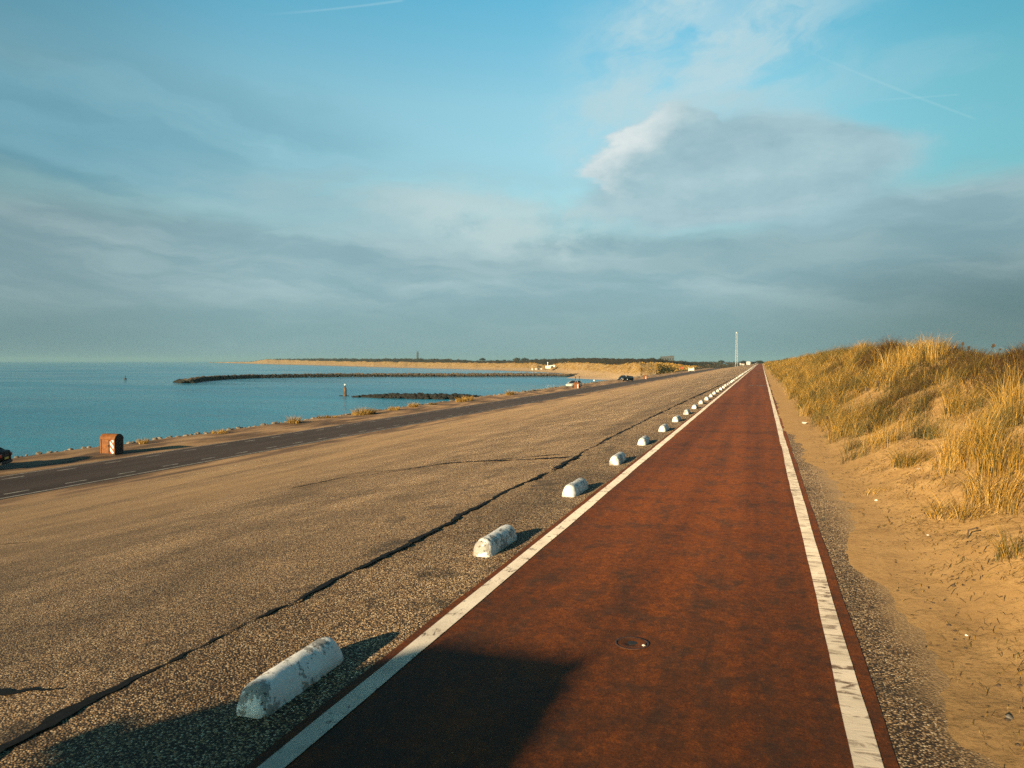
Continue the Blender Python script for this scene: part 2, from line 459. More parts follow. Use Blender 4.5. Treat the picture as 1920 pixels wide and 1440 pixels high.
M_white = plain('white_painted_metal', (.78, .77, .74), .5, var=.06)
M_mast = plain('galvanised_white_steel', (.52, .54, .54), .6, var=.06)
M_cream = plain('white_canvas', (.82, .79, .72), .7, var=.06)
M_grey = plain('grey_cladding', (.060, .066, .068), .7, var=.15, vs=.2)
M_tile = plain('brown_roof_tiles', (.15, .075, .045), .8, var=.2)
M_brick = plain('lighthouse_brick', (.030, .026, .026), .85, var=.2, vs=.3)
M_glass = plain('dark_glass', (.015, .02, .024), .06, var=.1)
M_tyre = plain('tyre_rubber', (.02, .02, .02), .85)
M_rim = plain('wheel_alloy', (.42, .43, .44), .35, .8, var=.1)
M_cardark = plain('black_car_paint', (.004, .005, .006), .5, .0, .04, var=.1)
M_carblue = plain('dark_blue_car_paint', (.014, .022, .035), .22, .0, .6, var=.1)
M_carwhite = plain('white_car_paint', (.42, .42, .40), .35, var=.05)
M_carsilver = plain('grey_car_paint', (.25, .26, .27), .3, .5, var=.06)
M_tail = plain('tail_lamp_red', (.16, .008, .006), .3, var=.1)
M_head = plain('head_lamp_glass', (.70, .70, .66), .15, var=.05)
M_plate = plain('number_plate_yellow', (.55, .40, .06), .5, var=.05)
M_red = plain('red_painted_board', (.38, .05, .03), .6)
M_iron = plain('cast_iron', (.075, .032, .018), .6, .3, var=.4, vs=30)
M_twig = plain('dry_stalk', (.060, .040, .024), .9, var=.4)
M_straw = material('straw', grass_build)
M_pebble = plain('pebble', (.10, .09, .08), .7, var=.6, vs=20)
M_shell = plain('shell', (.74, .69, .60), .6, var=.1, vs=20)
M_beacon = plain('rusty_beacon_steel', (.085, .045, .022), .8, var=.5, vs=1.6)
#@@SETTING
# ================================================================== setting
def zg(x):
    x = np.asarray(x, float)
    return np.interp(x, [-52, -47.5, -43.2, -42.2, -36, -35.3, -29.2, -27.8, -25.5, -22, -6, -3.9, -3.6, 60],
                        [-8.6, -7.6, -4.05, -3.78, -3.68, -3.62, -3.62, -3.55, -3.27, -2.80, -.39, -.05, -.0, -.0])
def zground(X, Y):
    Z = zg(X)
    sh = sstep(-35.6, -37.2, X)*sstep(-43.5, -41.8, X)
    Z = Z+sh*(fbm(X*.35, Y*.12, 3)-.5)*.42+sh*.05
    st = sstep(-28.9, -27.5, X)
    sl = sstep(-4.0, -7.0, X)*st
    Z = Z+sl*(fbm(X*.22, Y*.05, 5)-.5)*.10
    return Z
xs = np.unique(np.concatenate([np.linspace(-52, -36, 46), np.linspace(-36, -22, 22), np.linspace(-22, -4, 30),
                               [-3.75, -3.0, -2, 0, 1, 2, 4, 8, 16, 30, 60]]))
ys = np.unique(np.concatenate([np.linspace(-16, 120, 250), np.linspace(120, 330, 140), np.linspace(330, 640, 60)]))
v, f = grid(xs, ys, zground)
g_ = mesh('ground', v, f, M_ground, smooth=True); tag(g_, kind='structure')

def strip(name, x0, x1, y0, y1, z, mat, jit=0., step=.25, sd=0, maxstep=6.):
    yy = [y0]
    while yy[-1] < y1:
        yy.append(min(y1, yy[-1]+min(maxstep, step*(1+max(0, yy[-1])*.12))))
    yy = np.array(yy)
    a = x0+(fbm(yy*.7, 0*yy, sd)-.5)*jit; b = x1+(fbm(yy*.7, 0*yy+40, sd)-.5)*jit
    v = np.zeros((len(yy), 2, 3)); v[:, 0, 0] = a; v[:, 1, 0] = b; v[:, :, 1] = yy[:, None]; v[:, :, 2] = z
    i = np.arange(len(yy)-1)*2
    return mesh(name, v, np.stack([i, i+1, i+3, i+2], 1), mat)
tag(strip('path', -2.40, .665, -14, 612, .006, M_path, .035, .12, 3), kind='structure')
tag(strip('path_edge_line', -2.335, -2.20, -14, 612, .011, M_lineL, .022, .10, 5), kind='structure')
tag(strip('path_edge_line', .452, .585, -14, 612, .012, M_lineR, .028, .10, 9), kind='structure')
# worn cross marking far along the path
mk = MB()
for k in range(7):
    x0 = -.95+k*.19
    if k in (2,): continue
    mk.add([(x0, 64.6, .011), (x0+.15, 64.7, .011), (x0+.15, 66.2, .011), (x0+.01, 66.1, .011)], [(0, 1, 2, 3)])
tag(mk.build('path_cross_marking', plain('worn_cross_paint', (.17, .13, .105), .8, var=.5, vs=3.)), kind='structure')
# lower road
tag(strip('road', -35.2, -29.25, -14, 640, -3.612, M_road, .12, .6, 21, 8), kind='structure')
tag(strip('road_edge_line', -29.55, -29.40, -14, 640, -3.606, M_roadline, .03, .6, 22, 8), kind='structure')
tag(strip('road_edge_line', -35.12, -35.0, -14, 640, -3.606, M_roadline, .05, .6, 23, 8), kind='structure')
ds = MB()
for xx in (-30.35, -34.25):
    y = -12.0
    while y < 420:
        ds.add([(xx, y, -3.606), (xx+.13, y, -3.606), (xx+.13, y+1.15, -3.606), (xx, y+1.15, -3.606)], [(0, 1, 2, 3)])
        y += 3.0
tag(ds.build('road_dash_marking', M_roadline), kind='structure')

# tar seams in the gravel asphalt: main seam and branches, measured on the photograph
def seam(name, pts, w, sd, z=.0035):
    P = [Vector(p) for p in pts]; out = []
    for a, b in zip(P[:-1], P[1:]):
        n = max(2, int((b-a).length/.05)) if (b-a).length < 6 else int((b-a).length/.3)
        for k in range(n): out.append(a.lerp(b, k/n))
    out.append(P[-1])
    A = np.array([(p.x, p.y) for p in out])
    d = np.gradient(A, axis=0); d /= np.linalg.norm(d, axis=1)[:, None]+1e-9
    nrm = np.stack([-d[:, 1], d[:, 0]], 1)
    s = np.concatenate([[0], np.cumsum(np.linalg.norm(np.diff(A, axis=0), axis=1))])
    off = (fbm(s*1.3, 0*s, sd)-.5)*.13+(fbm(s*5, 0*s, sd+9)-.5)*.08+(fbm(s*13, 0*s, sd+5)-.5)*.025
    hw = w*(.28+1.05*sstep(.25, .8, fbm(s*1.1, 0*s+3, sd+2))+1.3*(fbm(s*8, 0*s, sd+3, 5)-.45))
    hw = np.maximum(hw, w*.16)
    e = np.minimum(np.minimum(s, s[-1]-s)/.25, 1); hw = hw*np.clip(e, .05, 1)
    e1, e2 = (fbm(s*11, 0*s+7, sd+6)-.5)*w*1.1, (fbm(s*12, 0*s+13, sd+7)-.5)*w*1.1
    L = A+nrm*(off+np.maximum(hw+e1, w*.1))[:, None]; Rr = A+nrm*(off-np.maximum(hw+e2, w*.1))[:, None]
    v = np.zeros((len(A), 2, 3)); v[:, 0, :2] = L; v[:, 1, :2] = Rr
    v[:, :, 2] = np.interp(v[:, :, 0], xs, zg(xs))+z
    v[:, :, 2] = zground(v[:, :, 0], v[:, :, 1])+z+.004
    i = np.arange(len(A)-1)*2
    return tag(mesh(name, v, np.stack([i+1, i, i+2, i+3], 1), M_tar), kind='structure')
sp = []
for u, vv in ((-150, 1475), (0, 1397), (130, 1320), (290, 1248), (455, 1166), (640, 1078), (760, 1020), (880, 955), (960, 912), (1035, 881),
              (1085, 851), (1150, 815), (1240, 772), (1300, 745), (1340, 727), (1385, 705), (1405, 695)):
    q = at_z(u, vv, 0); sp.append((q.x, q.y, 0))
seam('tar_seam', sp, .046, 3)
def slope_at(u, v):
    r = ray(u, v); t = 1.
    for k in range(4000):
        p = CAM+r*t
        if p.z < float(zg(p.x)): break
        t *= 1.0025
    return p
def sl(*pts): return [tuple(slope_at(*q)) for q in pts]
seam('tar_seam', sl((540, 916), (640, 896), (740, 884), (830, 870), (930, 864), (1010, 861), (1070, 858)), .05, 13, .012)
seam('tar_seam', sl((700, 886), (850, 869), (980, 858), (1060, 852)), .03, 14, .012)
seam('tar_seam', sl((-40, 1297), (20, 1300), (60, 1294), (122, 1290)), .045, 15)
seam('tar_seam', sl((-60, 1024), (20, 1019), (60, 1016)), .02, 16)

# sea
tag(mesh('sea', [(-12000, -3000, -7), (12000, -3000, -7), (12000, 12500, -7), (-12000, 12500, -7)], [(0, 1, 2, 3)], M_sea), kind='structure')

# ------------------------------------------------------------------ roadside dune
_cy = [-20, 4, 14, 22, 30, 37, 48, 60, 75, 90, 133, 170, 230, 320, 640]
_ch = [1.5, 1.65, 1.85, 1.98, 2.1, 2.26, 2.28, 2.2, 2.14, 2.05, 1.72, 1.55, 1.5, 1.4, 1.2]
_cx = [6.6, 6.2, 5.8, 5.6, 5.3, 5.0, 4.6, 4.4, 4.2, 4.0, 3.7, 3.5, 3.4, 3.2, 3.0]
def zdune(X, Y):
    X = np.asarray(X, float); Y = np.asarray(Y, float)
    ch = np.interp(Y, _cy, _ch); cx = np.interp(Y, _cy, _cx)
    foot = 1.50+.35*(fbm(Y*.22, 0*Y, 31)-.5)-.35*sstep(20, 60, Y)
    t = (X-foot)/(cx-foot)
    tt = np.clip(t, 0, 1)
    rise = tt**1.15*(1-.10*tt) + .10*tt**2
    edge = 1.0+.55*(fbm(Y*.6, 0*Y, 41, 3)-.5)+.30*(fbm(X*3.2, Y*2.4, 47)-.5)-.36*sstep(14, 26, Y)
    flat = np.clip((X-edge)*.085, -.03, .05)
    z = flat+ch*rise*np.where(t > 0, 1, 0)
    back = np.clip(X-cx, 0, 60)
    z = z-.10*np.minimum(back, 6)
    slope_n = (fbm(X*.55, Y*.40, 51)-.5)*.70*sstep(0, .35, t)
    small = (fbm(X*2.0, Y*2.0, 61, 3)-.5)*.12*sstep(-.05, .25, t)
    tread = (fbm(X*3.2, Y*3.2, 71, 3)-.5)*.035*sstep(1.15, 1.6, X)
    return z+slope_n+small+tread
dx = np.unique(np.concatenate([np.linspace(.55, 2.2, 56), np.linspace(2.2, 8, 80), np.linspace(8, 16, 20), np.linspace(16, 60, 12)]))
dy = np.unique(np.concatenate([np.linspace(-4, 3, 20), np.linspace(3, 22, 260), np.linspace(22, 60, 200), np.linspace(60, 160, 120), np.linspace(160, 640, 110)]))
v, f = grid(dx, dy, zdune)
tag(mesh('dune', v, f, M_sand, smooth=True), kind='structure')
def dune_at(u, v):
    r = ray(u, v); t = 2.
    for k in range(4000):
        p = CAM+r*t
        if p.x > .6 and p.z < float(zdune(p.x, p.y)): return p
        t *= 1.0015
    return None
#@@COAST
# ------------------------------------------------------------------ far coast: beach, dunes, scrub
def tab(u, pts):
    return np.interp(u, [a for a, b in pts], [b for a, b in pts])
us = np.arange(392, 1345, 2.0)
v_s = tab(us, [(392, 680.0), (500, 683), (600, 685.5), (700, 688.5), (880, 693), (1000, 697), (1050, 700), (1072, 703.2), (1082, 708.2), (1100, 709.6), (1140, 711.3), (1166, 713), (1185, 716), (1345, 718)])
d0 = 12960/(v_s-677)
d1 = tab(us, [(392, 4500), (420, 4100), (500, 2480), (600, 1720), (700, 1240), (880, 900), (1000, 720), (1060, 600), (1100, 455), (1150, 385), (1200, 335), (1230, 345), (1250, 372), (1270, 420), (1290, 480), (1320, 612), (1345, 805)])
d2 = tab(us, [(392, 4700), (500, 2620), (600, 1830), (700, 1320), (880, 965), (1000, 785), (1060, 665), (1100, 515), (1150, 425), (1200, 365), (1230, 395), (1250, 470), (1270, 545), (1290, 630), (1320, 800), (1345, 1000)])
v_b = tab(us, [(392, 679.8), (480, 680.8), (600, 683), (700, 685.8), (880, 690), (1000, 692.2), (1060, 695), (1100, 697.5), (1150, 701.5), (1200, 705.5), (1250, 702.5), (1300, 697), (1345, 693)])
v_g = tab(us, [(392, 679.2), (470, 678.6), (500, 674), (560, 675.4), (640, 677.4), (700, 678.4), (780, 679), (880, 680), (960, 681), (1005, 681.5), (1028, 686), (1048, 681), (1070, 680), (1110, 681), (1150, 684.5), (1180, 681), (1220, 679.8), (1260, 682.5), (1290, 687.5), (1345, 692)])
v_c = tab(us, [(392, 679.4), (470, 678.8), (500, 674), (540, 673.2), (640, 672.8), (700, 673), (780, 673.2), (860, 674.3), (882, 677), (960, 676.5), (1000, 674.5), (1050, 672.6), (1100, 671.5), (1150, 672), (1200, 672.6), (1240, 674), (1262, 676.5), (1300, 678.4), (1345, 679.4)])
d4 = d2*1.22+30
Pc = []; Cc = []
def zrow(v, d): return CAMH-(v-677)/F*d
d0 = np.where(us > 1232, np.maximum(d0, d1*.985), d0)
rows = [(d0, np.full_like(us, -7.05), 0.), (d0*.5+d1*.5, zrow(v_b, d1)*.35-7*.65, .12), (d1, zrow(v_b, d1), .26),
        (d1*.65+d2*.35, zrow(v_b, d1)*.55+zrow(v_g, d2)*.45, .40), (d1*.3+d2*.7, zrow(v_b, d1)*.2+zrow(v_g, d2)*.8, .52), (d2, zrow(v_g, d2), .62),
        (d2*1.05+4, zrow(v_g, d2)-1.0, .70), (d2*.5+d4*.5, .5*zrow(v_g, d2)+.5*zrow(v_c, d4), .85), (d4, zrow(v_c, d4), 1.), (d4*1.1+20, zrow(v_c, d4)-2.5, 1.), (d4*1.35+60, np.full_like(us, -7.4), 1.)]
for k, (d, z, tcol) in enumerate(rows):
    dd = d*(1+(fbm(us*.11, us*0+k*3.3, 81)-.5)*(.03 if 0 < k < 9 else .0))
    zz = z+(fbm(us*.20, us*0+k*5, 83, 3)-.5)*(0, .2, .5, 1.6, 1.8, 1.9, 2, 2, 2.0, 2, 0)[k]*np.clip(d/900, .5, 1.6)
    for j, u in enumerate(us):
        r = ray(u, 677); r = Vector((r.x, r.y, 0)); r = r/ r.dot(Vector((fwd.x, fwd.y, 0)).normalized())
        Pc.append((r.x*dd[j], r.y*dd[j], zz[j])); Cc.append((tcol, 0, 0))
n = len(us)
i = (np.arange(len(rows)-1)[:, None]*n+np.arange(n-1)[None, :]).ravel()
tag(mesh('coast_dunes', np.array(Pc), np.stack([i, i+1, i+n+1, i+n], 1), M_coast, smooth=True, cols=np.array(Cc)), kind='structure')
coast = np.array(Pc).reshape(len(rows), n, 3)
# land behind and beyond the dike
def zland(X, Y):
    return -3.75+(fbm(X*.01, Y*.01, 91)-.5)*2.0*sstep(560, 700, Y)+ (fbm(X*.06, Y*.06, 93)-.5)*.8
v, f = grid(np.concatenate([np.linspace(-52, 80, 34), np.geomspace(90, 4000, 20)]), np.concatenate([np.linspace(420, 1200, 60), np.geomspace(1260, 7000, 16)]), zland)
tag(mesh('heath', v, f, M_land, smooth=True), kind='structure')
def upix(x, y): return 960+F*(x*math.cos(YAW)+y*math.sin(YAW))/(y*math.cos(YAW)-x*math.sin(YAW))
v, f = grid(np.linspace(-150, -43, 60), np.linspace(385, 1200, 120), lambda X, Y: -4.1+(fbm(X*.03, Y*.03, 95)-.5)*1.4)
f = f[upix(v[f[:, 0], 0], v[f[:, 0], 1]) > 1292]
tag(mesh('heath', v, f, M_land, smooth=True), kind='structure')
# sand flat between the groyne root and the sea wall
sf = [at_z(u, vv, -6.9) for u, vv in ((1060, 708.6), (1100, 710.2), (1140, 712.2), (1170, 714.5), (1215, 716), (1235, 712), (1150, 703.5), (1110, 702), (1085, 703.5), (1070, 706))]
cen = sum(sf, Vector())/len(sf)
vv_ = [tuple(Vector((p.x, p.y, -7.03))) for p in sf]+[tuple(cen.lerp(p, .72)+Vector((0, 0, .35))) for p in sf]+[tuple(cen+Vector((0, 0, .55)))]
k = len(sf); ff = [(i, (i+1) % k, k+(i+1) % k, k+i) for i in range(k)]+[(k+i, k+(i+1) % k, 2*k) for i in range(k)]
M_wets = plain('wet_beach_sand', (.20, .14, .085), .8, var=.25, vs=.08)
tag(mesh('beach', vv_, ff, M_wets, smooth=True), kind='structure')
spit = [at_z(u, vv, -6.9) for u, vv in ((1126, 716.2), (1140, 716.6), (1162, 715.2), (1180, 713.8), (1178, 711.6), (1155, 713.2))]
cen = sum(spit, Vector())/len(spit)
k = len(spit)
tag(mesh('wet_spit', [(p.x, p.y, -7.03) for p in spit]+[(cen.x, cen.y, -6.72)], [(i, (i+1) % k, k) for i in range(k)], plain('wet_dark_sand', (.035, .03, .024), .5, var=.3, vs=.2)), kind='structure')

#@@GRASS
# ================================================================== grass blades
TONES = {'gold': (.47, .265, .042), 'straw': (.54, .345, .10), 'pale': (.56, .40, .17), 'sage': (.20, .175, .085), 'olive': (.165, .120, .022), 'green': (.090, .085, .022), 'brown': (.105, .055, .020), 'dark': (.045, .028, .013)}
def blades(root, L, W, lean, bend, az, tone, seg=4, twist=None):
    """ribbons: root (n,3), everything else per blade"""
    n = len(root); t = np.linspace(0, 1, seg+1)[None, :]
    out = lean[:, None]*t+bend[:, None]*t**2.2
    horiz = L[:, None]*np.sin(np.clip(out, 0, 2.6))*t*.92
    vert = L[:, None]*np.cos(np.clip(out*.80, 0, 2.4))*t
    ca, sa = np.cos(az)[:, None], np.sin(az)[:, None]
    C = np.stack([root[:, 0:1]+horiz*ca, root[:, 1:2]+horiz*sa, root[:, 2:3]-.02+vert], -1)
    tw = (rng.random(n)*math.pi if twist is None else twist)[:, None]
    side = np.stack([np.cos(tw), np.sin(tw), 0*tw], -1)
    w = W[:, None]*(1-t**1.6)*.5+.0004
    A = C+side*w[..., None]; B = C-side*w[..., None]
    V = np.stack([A, B], 2).reshape(-1, 3)
    base = (np.arange(n)*2*(seg+1))[:, None]+np.arange(seg)[None, :]*2
    b = base.ravel()
    Fc = np.stack([b, b+1, b+3, b+2], 1)
    Cc = np.repeat(tone, 2*(seg+1), 0)
    return V, Fc, Cc
def tones(n, mixw):
    names = list(mixw); w = np.array([mixw[k] for k in names], float); w /= w.sum()
    T = np.array([TONES[k] for k in names])
    c = T[rng.choice(len(names), n, p=w)]
    return np.clip(c*(.72+.56*rng.random((n, 1))), 0, 1)
# bare patches and dark scrub, measured on the photograph then laid on the dune
def spot(u, v, rx, ry):
    p = dune_at(u, v); return (p.x, p.y, rx, ry) if p else None
BARE = [q for q in (spot(1640, 752, .85, 4.2), spot(1590, 768, .6, 2.6), spot(1752, 772, .85, 2.4), spot(1700, 800, .75, 1.8), spot(1880, 705, 1.0, 4.0), spot(1840, 695, .6, 2.4), spot(1700, 835, .8, 1.4), spot(1630, 820, .5, 1.5),
                    spot(1650, 860, .6, 1.2), spot(1730, 905, .75, .9), spot(1820, 930, .5, .5), spot(1905, 985, .5, .5), spot(1800, 888, .45, .5), spot(1760, 850, .5, .8), spot(1870, 905, .5, .6), spot(1840, 880, .35, .4), spot(1915, 905, .4, .5)) if q]
DARK = [q for q in (spot(1690, 750, .8, 2.4), spot(1720, 725, .6, 2.4), spot(1780, 700, .7, 3.0), spot(1655, 662, .8, 4), spot(1850, 680, 1.0, 5), spot(1900, 678, 1.0, 5), spot(1560, 700, .5, 4), spot(1500, 715, .4, 5), spot(1620, 690, .5, 3)) if q]
def field(P, X, Y):
    r = np.zeros_like(X)
    for x, y, rx, ry in P:
        r = np.maximum(r, np.exp(-(((X-x)/rx)**2+((Y-y)/ry)**2)**1.5))
    return r
def sow(n, y0, y1, xpad, yp=1.0):
    Y = y0+(y1-y0)*rng.random(n)**yp
    cx = np.interp(Y, _cy, _cx)
    X = 1.2+(cx+xpad-1.2)*rng.random(n)
    foot = 1.42+1.15*sstep(17, 7.5, Y)+.5*(fbm(Y*.5, Y*0, 101)-.5)
    dens = sstep(-.05, .45, X-foot)*(.03+.97*sstep(.40, .58, fbm(X*1.0, Y*.6, 103)))
    dens *= .25+.75*sstep(1.6, 2.6, X+.02*Y)
    dens *= 1-.97*field(BARE, X, Y)
    dens *= .55+.45*sstep(11, 19, Y)
    dens = np.maximum(dens, .9*field(DARK, X, Y))
    dens = np.where(Y > 24, np.maximum(dens, (.35+.6*sstep(.36, .52, fbm(X*1.1, Y*.35, 107)))*sstep(.05, .4, X-foot)*(1-.95*field(BARE, X, Y))), dens)
    k = rng.random(n) < dens
    return X[k], Y[k]
GV = []; GF = []; GC = []; goff = 0
def add_grass(b):
    global goff
    GV.append(b[0]); GF.append(b[1]+goff); GC.append(b[2]); goff += len(b[0])
def clump(X, Y, per, rad, Lm, W, seg=4, leanm=(.15, .75), upl=None):
    n = len(X); m = n*per
    cid = np.repeat(np.arange(n), per)
    rr = rad*np.sqrt(rng.random(m)); aa = rng.random(m)*2*math.pi
    bx = X[cid]+rr*np.cos(aa); by = Y[cid]+rr*np.sin(aa)
    root = np.stack([bx, by, zdune(bx, by)], 1)
    size = (.55+.75*rng.random(n))[cid]
    L = Lm*size*(.55+.6*rng.random(m))
    wind = R(35)+(rng.random(m)-.5)*1.6           # the wind comes off the sea
    az = np.where(rng.random(m) < .55, wind, aa)
    lean = leanm[0]+(leanm[1]-leanm[0])*rng.random(m)**1.5
    bend = .15+.85*rng.random(m)**1.3
    dk = field(DARK, X, Y)
    lowside = sstep(3.4, 2.2, X)
    kind = rng.random(n)
    gold = {'gold': 5, 'straw': 2.6, 'pale': .8, 'olive': 1.6, 'brown': 1., 'sage': .8}
    oliv = {'olive': 4, 'green': 3, 'gold': 2, 'brown': 1.4, 'sage': 2}
    dark = {'brown': 3, 'dark': 3, 'olive': 2, 'green': 1.5, 'gold': .4}
    tg, to, td = tones(m, gold), tones(m, oliv), tones(m, dark)
    pat = fbm(X*.9, Y*.35, 113)
    iso = (kind < .20+.75*sstep(.44, .56, pat))[cid]; isd = (rng.random(n) < dk*1.2)[cid]
    tone = np.where(iso[:, None], to, tg); tone = np.where(isd[:, None], td, tone)*(.40+.80*rng.random(n)**.8)[cid][:, None]
    L = np.where(isd, L*.62, L)
    add_grass(blades(root, L, np.full(m, W)*(.7+.6*rng.random(m)), lean, bend, az, tone, seg))
X, Y = sow(2600, 7.5, 26, 1.0); clump(X, Y, 24, .16, .60, .0050)
X, Y = sow(2900, 26, 62, 1.0); clump(X, Y, 24, .22, .68, .009)
X, Y = sow(1800, 62, 150, .8); clump(X, Y, 16, .32, .70, .020, 3)
X, Y = sow(1700, 150, 560, .8, 1.3); clump(X, Y, 10, .55, .75, .05, 3)
# short brown and olive undergrowth between the tussocks
def under(n, y0, y1, Lm, W, yp=1.):
    X, Y = sow(n, y0, y1, .8, yp); m = len(X)
    Xr = X+.25*(rng.random(m)-.5); Yr = Y+.25*(rng.random(m)-.5)
    tn = tones(m, {'brown': 4, 'olive': 4, 'green': 3, 'dark': 3, 'gold': 1.2})
    add_grass(blades(np.stack([Xr, Yr, zdune(Xr, Yr)], 1), Lm*(.4+.9*rng.random(m)), W*(.6+.8*rng.random(m)), .3+1.1*rng.random(m), .6*rng.random(m), rng.random(m)*6.28, tn, 3))
under(22000, 8, 26, .20, .0045); under(26000, 26, 62, .24, .009); under(12000, 62, 150, .28, .02, .8)
tag(mesh('marram_grass', np.concatenate(GV), np.concatenate(GF), M_grass, cols=np.concatenate(GC)),
    'golden and olive marram grass covering the roadside dune', 'grass', kind='stuff')
# low short stubble and fallen straw between the tufts
n = 60000
Y = 3.4+42*rng.random(n)**1.6; X = 1.15+rng.random(n)*(np.interp(Y, _cy, _cx)-.4)
kk = rng.random(n) < (.06+.94*sstep(.40, .62, fbm(X*1.1, Y*.9, 121)))*sstep(1.1, 2.0, X)
X, Y = X[kk], Y[kk]; m = len(X)
def sticks(X, Y, L, W, az, tn, lift):
    m = len(X); ex, ey = X+L*np.cos(az), Y+L*np.sin(az)
    a = np.stack([X, Y, zdune(X, Y)+.008], 1); b = np.stack([ex, ey, zdune(ex, ey)+.008+lift*L], 1)
    sd = np.stack([-np.sin(az), np.cos(az), 0*az], 1)*(W*.5)[:, None]; mid = (a+b)*.5+np.stack([0*L, 0*L, .012+.05*L*rng.random(m)], 1)+sd*(rng.random((m, 1))*4-2)
    V = np.stack([a-sd*.6, a+sd*.6, mid+sd, mid-sd, b+sd*.3, b-sd*.3], 1).reshape(-1, 3)
    q = np.arange(m)*6
    Fc = np.concatenate([np.stack([q, q+1, q+2, q+3], 1), np.stack([q+3, q+2, q+4, q+5], 1)])
    return V, Fc, np.repeat(tn, 6, 0)
V, Fc, Cc = sticks(X, Y, .03+.15*rng.random(m)**2, .0025+.003*rng.random(m), R(25)+(rng.random(m)-.5)*3.4, tones(m, {'straw': 2, 'gold': 2.5, 'brown': 4, 'pale': .6, 'dark': 2.5, 'olive': 1.}), .12*rng.random(m)**3)
tag(mesh('straw_litter', V, Fc, M_straw, cols=Cc), 'scattered dry straw and plant litter lying on the dune sand', 'plant litter', kind='stuff')

def bits(n, yp, y1, Lm, W, mixw):
    Y = 3.4+y1*rng.random(n)**yp; X = 1.1+rng.random(n)*np.minimum(np.interp(Y, _cy, _cx)-.6, 3.6)
    dr = fbm(X*1.4, Y*1.1, 151); kk = rng.random(n) < .12+.88*sstep(.42, .60, dr)
    X, Y = X[kk], Y[kk]; m = len(X)
    nr = .5+.5*sstep(4, 9, Y)
    return sticks(X, Y, Lm*nr*(.3+.9*rng.random(m)**2), W*nr*(.6+.8*rng.random(m)), R(40)+(rng.random(m)-.5)*3.6, tones(m, mixw), .15*rng.random(m)**3)
V, Fc, Cc = bits(5200, 1.4, 24, .13, .007, {'brown': 4, 'dark': 3, 'olive': 1.5, 'gold': 2, 'straw': 1.5})
tag(mesh('dry_twigs', V, Fc, M_straw, cols=Cc), 'short dry twigs and leaf scraps strewn over the sand below the dune', 'plant litter', kind='stuff')
def tuft_mesh(nb, rad, Lm, W, mixw, up=.12, spread=.75, bend=.9, wind=.35, seg=5, flat=1.):
    rr = rad*np.sqrt(rng.random(nb)); aa = rng.random(nb)*2*math.pi
    root = np.stack([rr*np.cos(aa), rr*np.sin(aa), -.05*np.ones(nb)], 1)
    L = Lm*(.5+.55*rng.random(nb))
    az = np.where(rng.random(nb) < wind, R(35)+(rng.random(nb)-.5)*1.2, aa+(rng.random(nb)-.5))
    lean = up+spread*rng.random(nb)**1.4*(rr/rad*.6+.4)
    return blades(root, L, W*(.7+.6*rng.random(nb)), lean, bend*rng.random(nb)**1.2, az, tones(nb, mixw), seg)
def tuft(label, u, v, nb, rad, Lm, W, mixw, group=None, name='marram_tuft', cat='grass tuft', at=None, **kw):
    p = at if at is not None else dune_at(u, v)
    if p is None: return
    V, Fc, Cc = tuft_mesh(nb, rad, Lm, W, mixw, **kw)
    o = mesh(name, V, Fc, M_grass, cols=Cc, loc=(p[0], p[1], p[2]))
    return tag(o, label, cat, group)
GOLD = {'gold': 5, 'straw': 3, 'pale': 1.2, 'olive': .8}; OLI = {'olive': 4, 'gold': 3, 'green': 2, 'brown': 1}
BRN = {'brown': 4, 'dark': 3, 'olive': 1.5, 'gold': .5}
GD = 'large grass tufts on the dune'
tuft('tall upright golden tuft standing highest on the crest against the grey sky', 1757, 677, 110, .34, 1.08, .009, GOLD, GD, up=.03, spread=.45, bend=.45)
tuft('broad golden tuft fanning out on the crest beside the dark brown scrub', 1690, 690, 240, .62, 1.05, .009, GOLD, GD, up=.05, spread=.6, bend=.5)
tuft('straw coloured tuft on the crest between the broad fan and the tall upright tuft', 1725, 682, 120, .5, .85, .009, GOLD, GD, up=.05, spread=.5, bend=.5)
tuft('arching golden tuft above the bare sand with long blades bent to the right', 1790, 866, 170, .20, .98, .0055, GOLD, GD, up=.05, spread=.5, bend=1.1, wind=.7)
tuft('slim golden tuft of nearly upright blades right of the arching tuft', 1838, 852, 140, .20, .92, .0055, GOLD, GD, up=.05, spread=.55, bend=.8, wind=.6)
tuft('dense olive and gold tuft cut by the right edge of the photo', 1900, 880, 320, .42, .85, .0055, {**OLI, 'gold': 6}, GD, up=.08, spread=.8, bend=.9)
tuft('tangled drooping tuft in front of the arching tufts low on the slope', 1868, 930, 340, .36, .66, .005, {**GOLD, 'olive': 2.5, 'brown': 1.5}, GD, up=.25, spread=1.1, bend=1.3)
tuft('matted flattened tuft lying on the sand at the foot of the dune', 1800, 968, 300, .36, .50, .005, {**GOLD, 'olive': 3, 'brown': 3}, GD, up=.7, spread=.9, bend=1.0)
tuft('low dark olive tuft at the edge of the bare sand left of the arching tuft', 1705, 868, 240, .27, .46, .005, OLI, GD, up=.3, spread=1., bend=1.)
tuft('small yellow green tuft low on the dune nearest the bottom right corner', 1905, 1042, 110, .16, .42, .0045, {**OLI, 'gold': 4}, GD, up=.2, spread=.9, bend=.9)
tuft('olive tuft high on the slope behind the arching tufts', 1810, 770, 240, .42, .85, .007, OLI, GD, up=.1, spread=.7, bend=.7)
tuft('golden tuft at the right edge in front of the sandy crest', 1912, 775, 220, .4, .95, .007, GOLD, GD, up=.08, spread=.6, bend=.7)
tuft('bleached straw tuft lying flat on the trodden sand beside the path', 1640, 925, 60, .14, .34, .005, {'straw': 3, 'gold': 3}, GD, up=1.1, spread=.4, bend=.3, wind=.8)
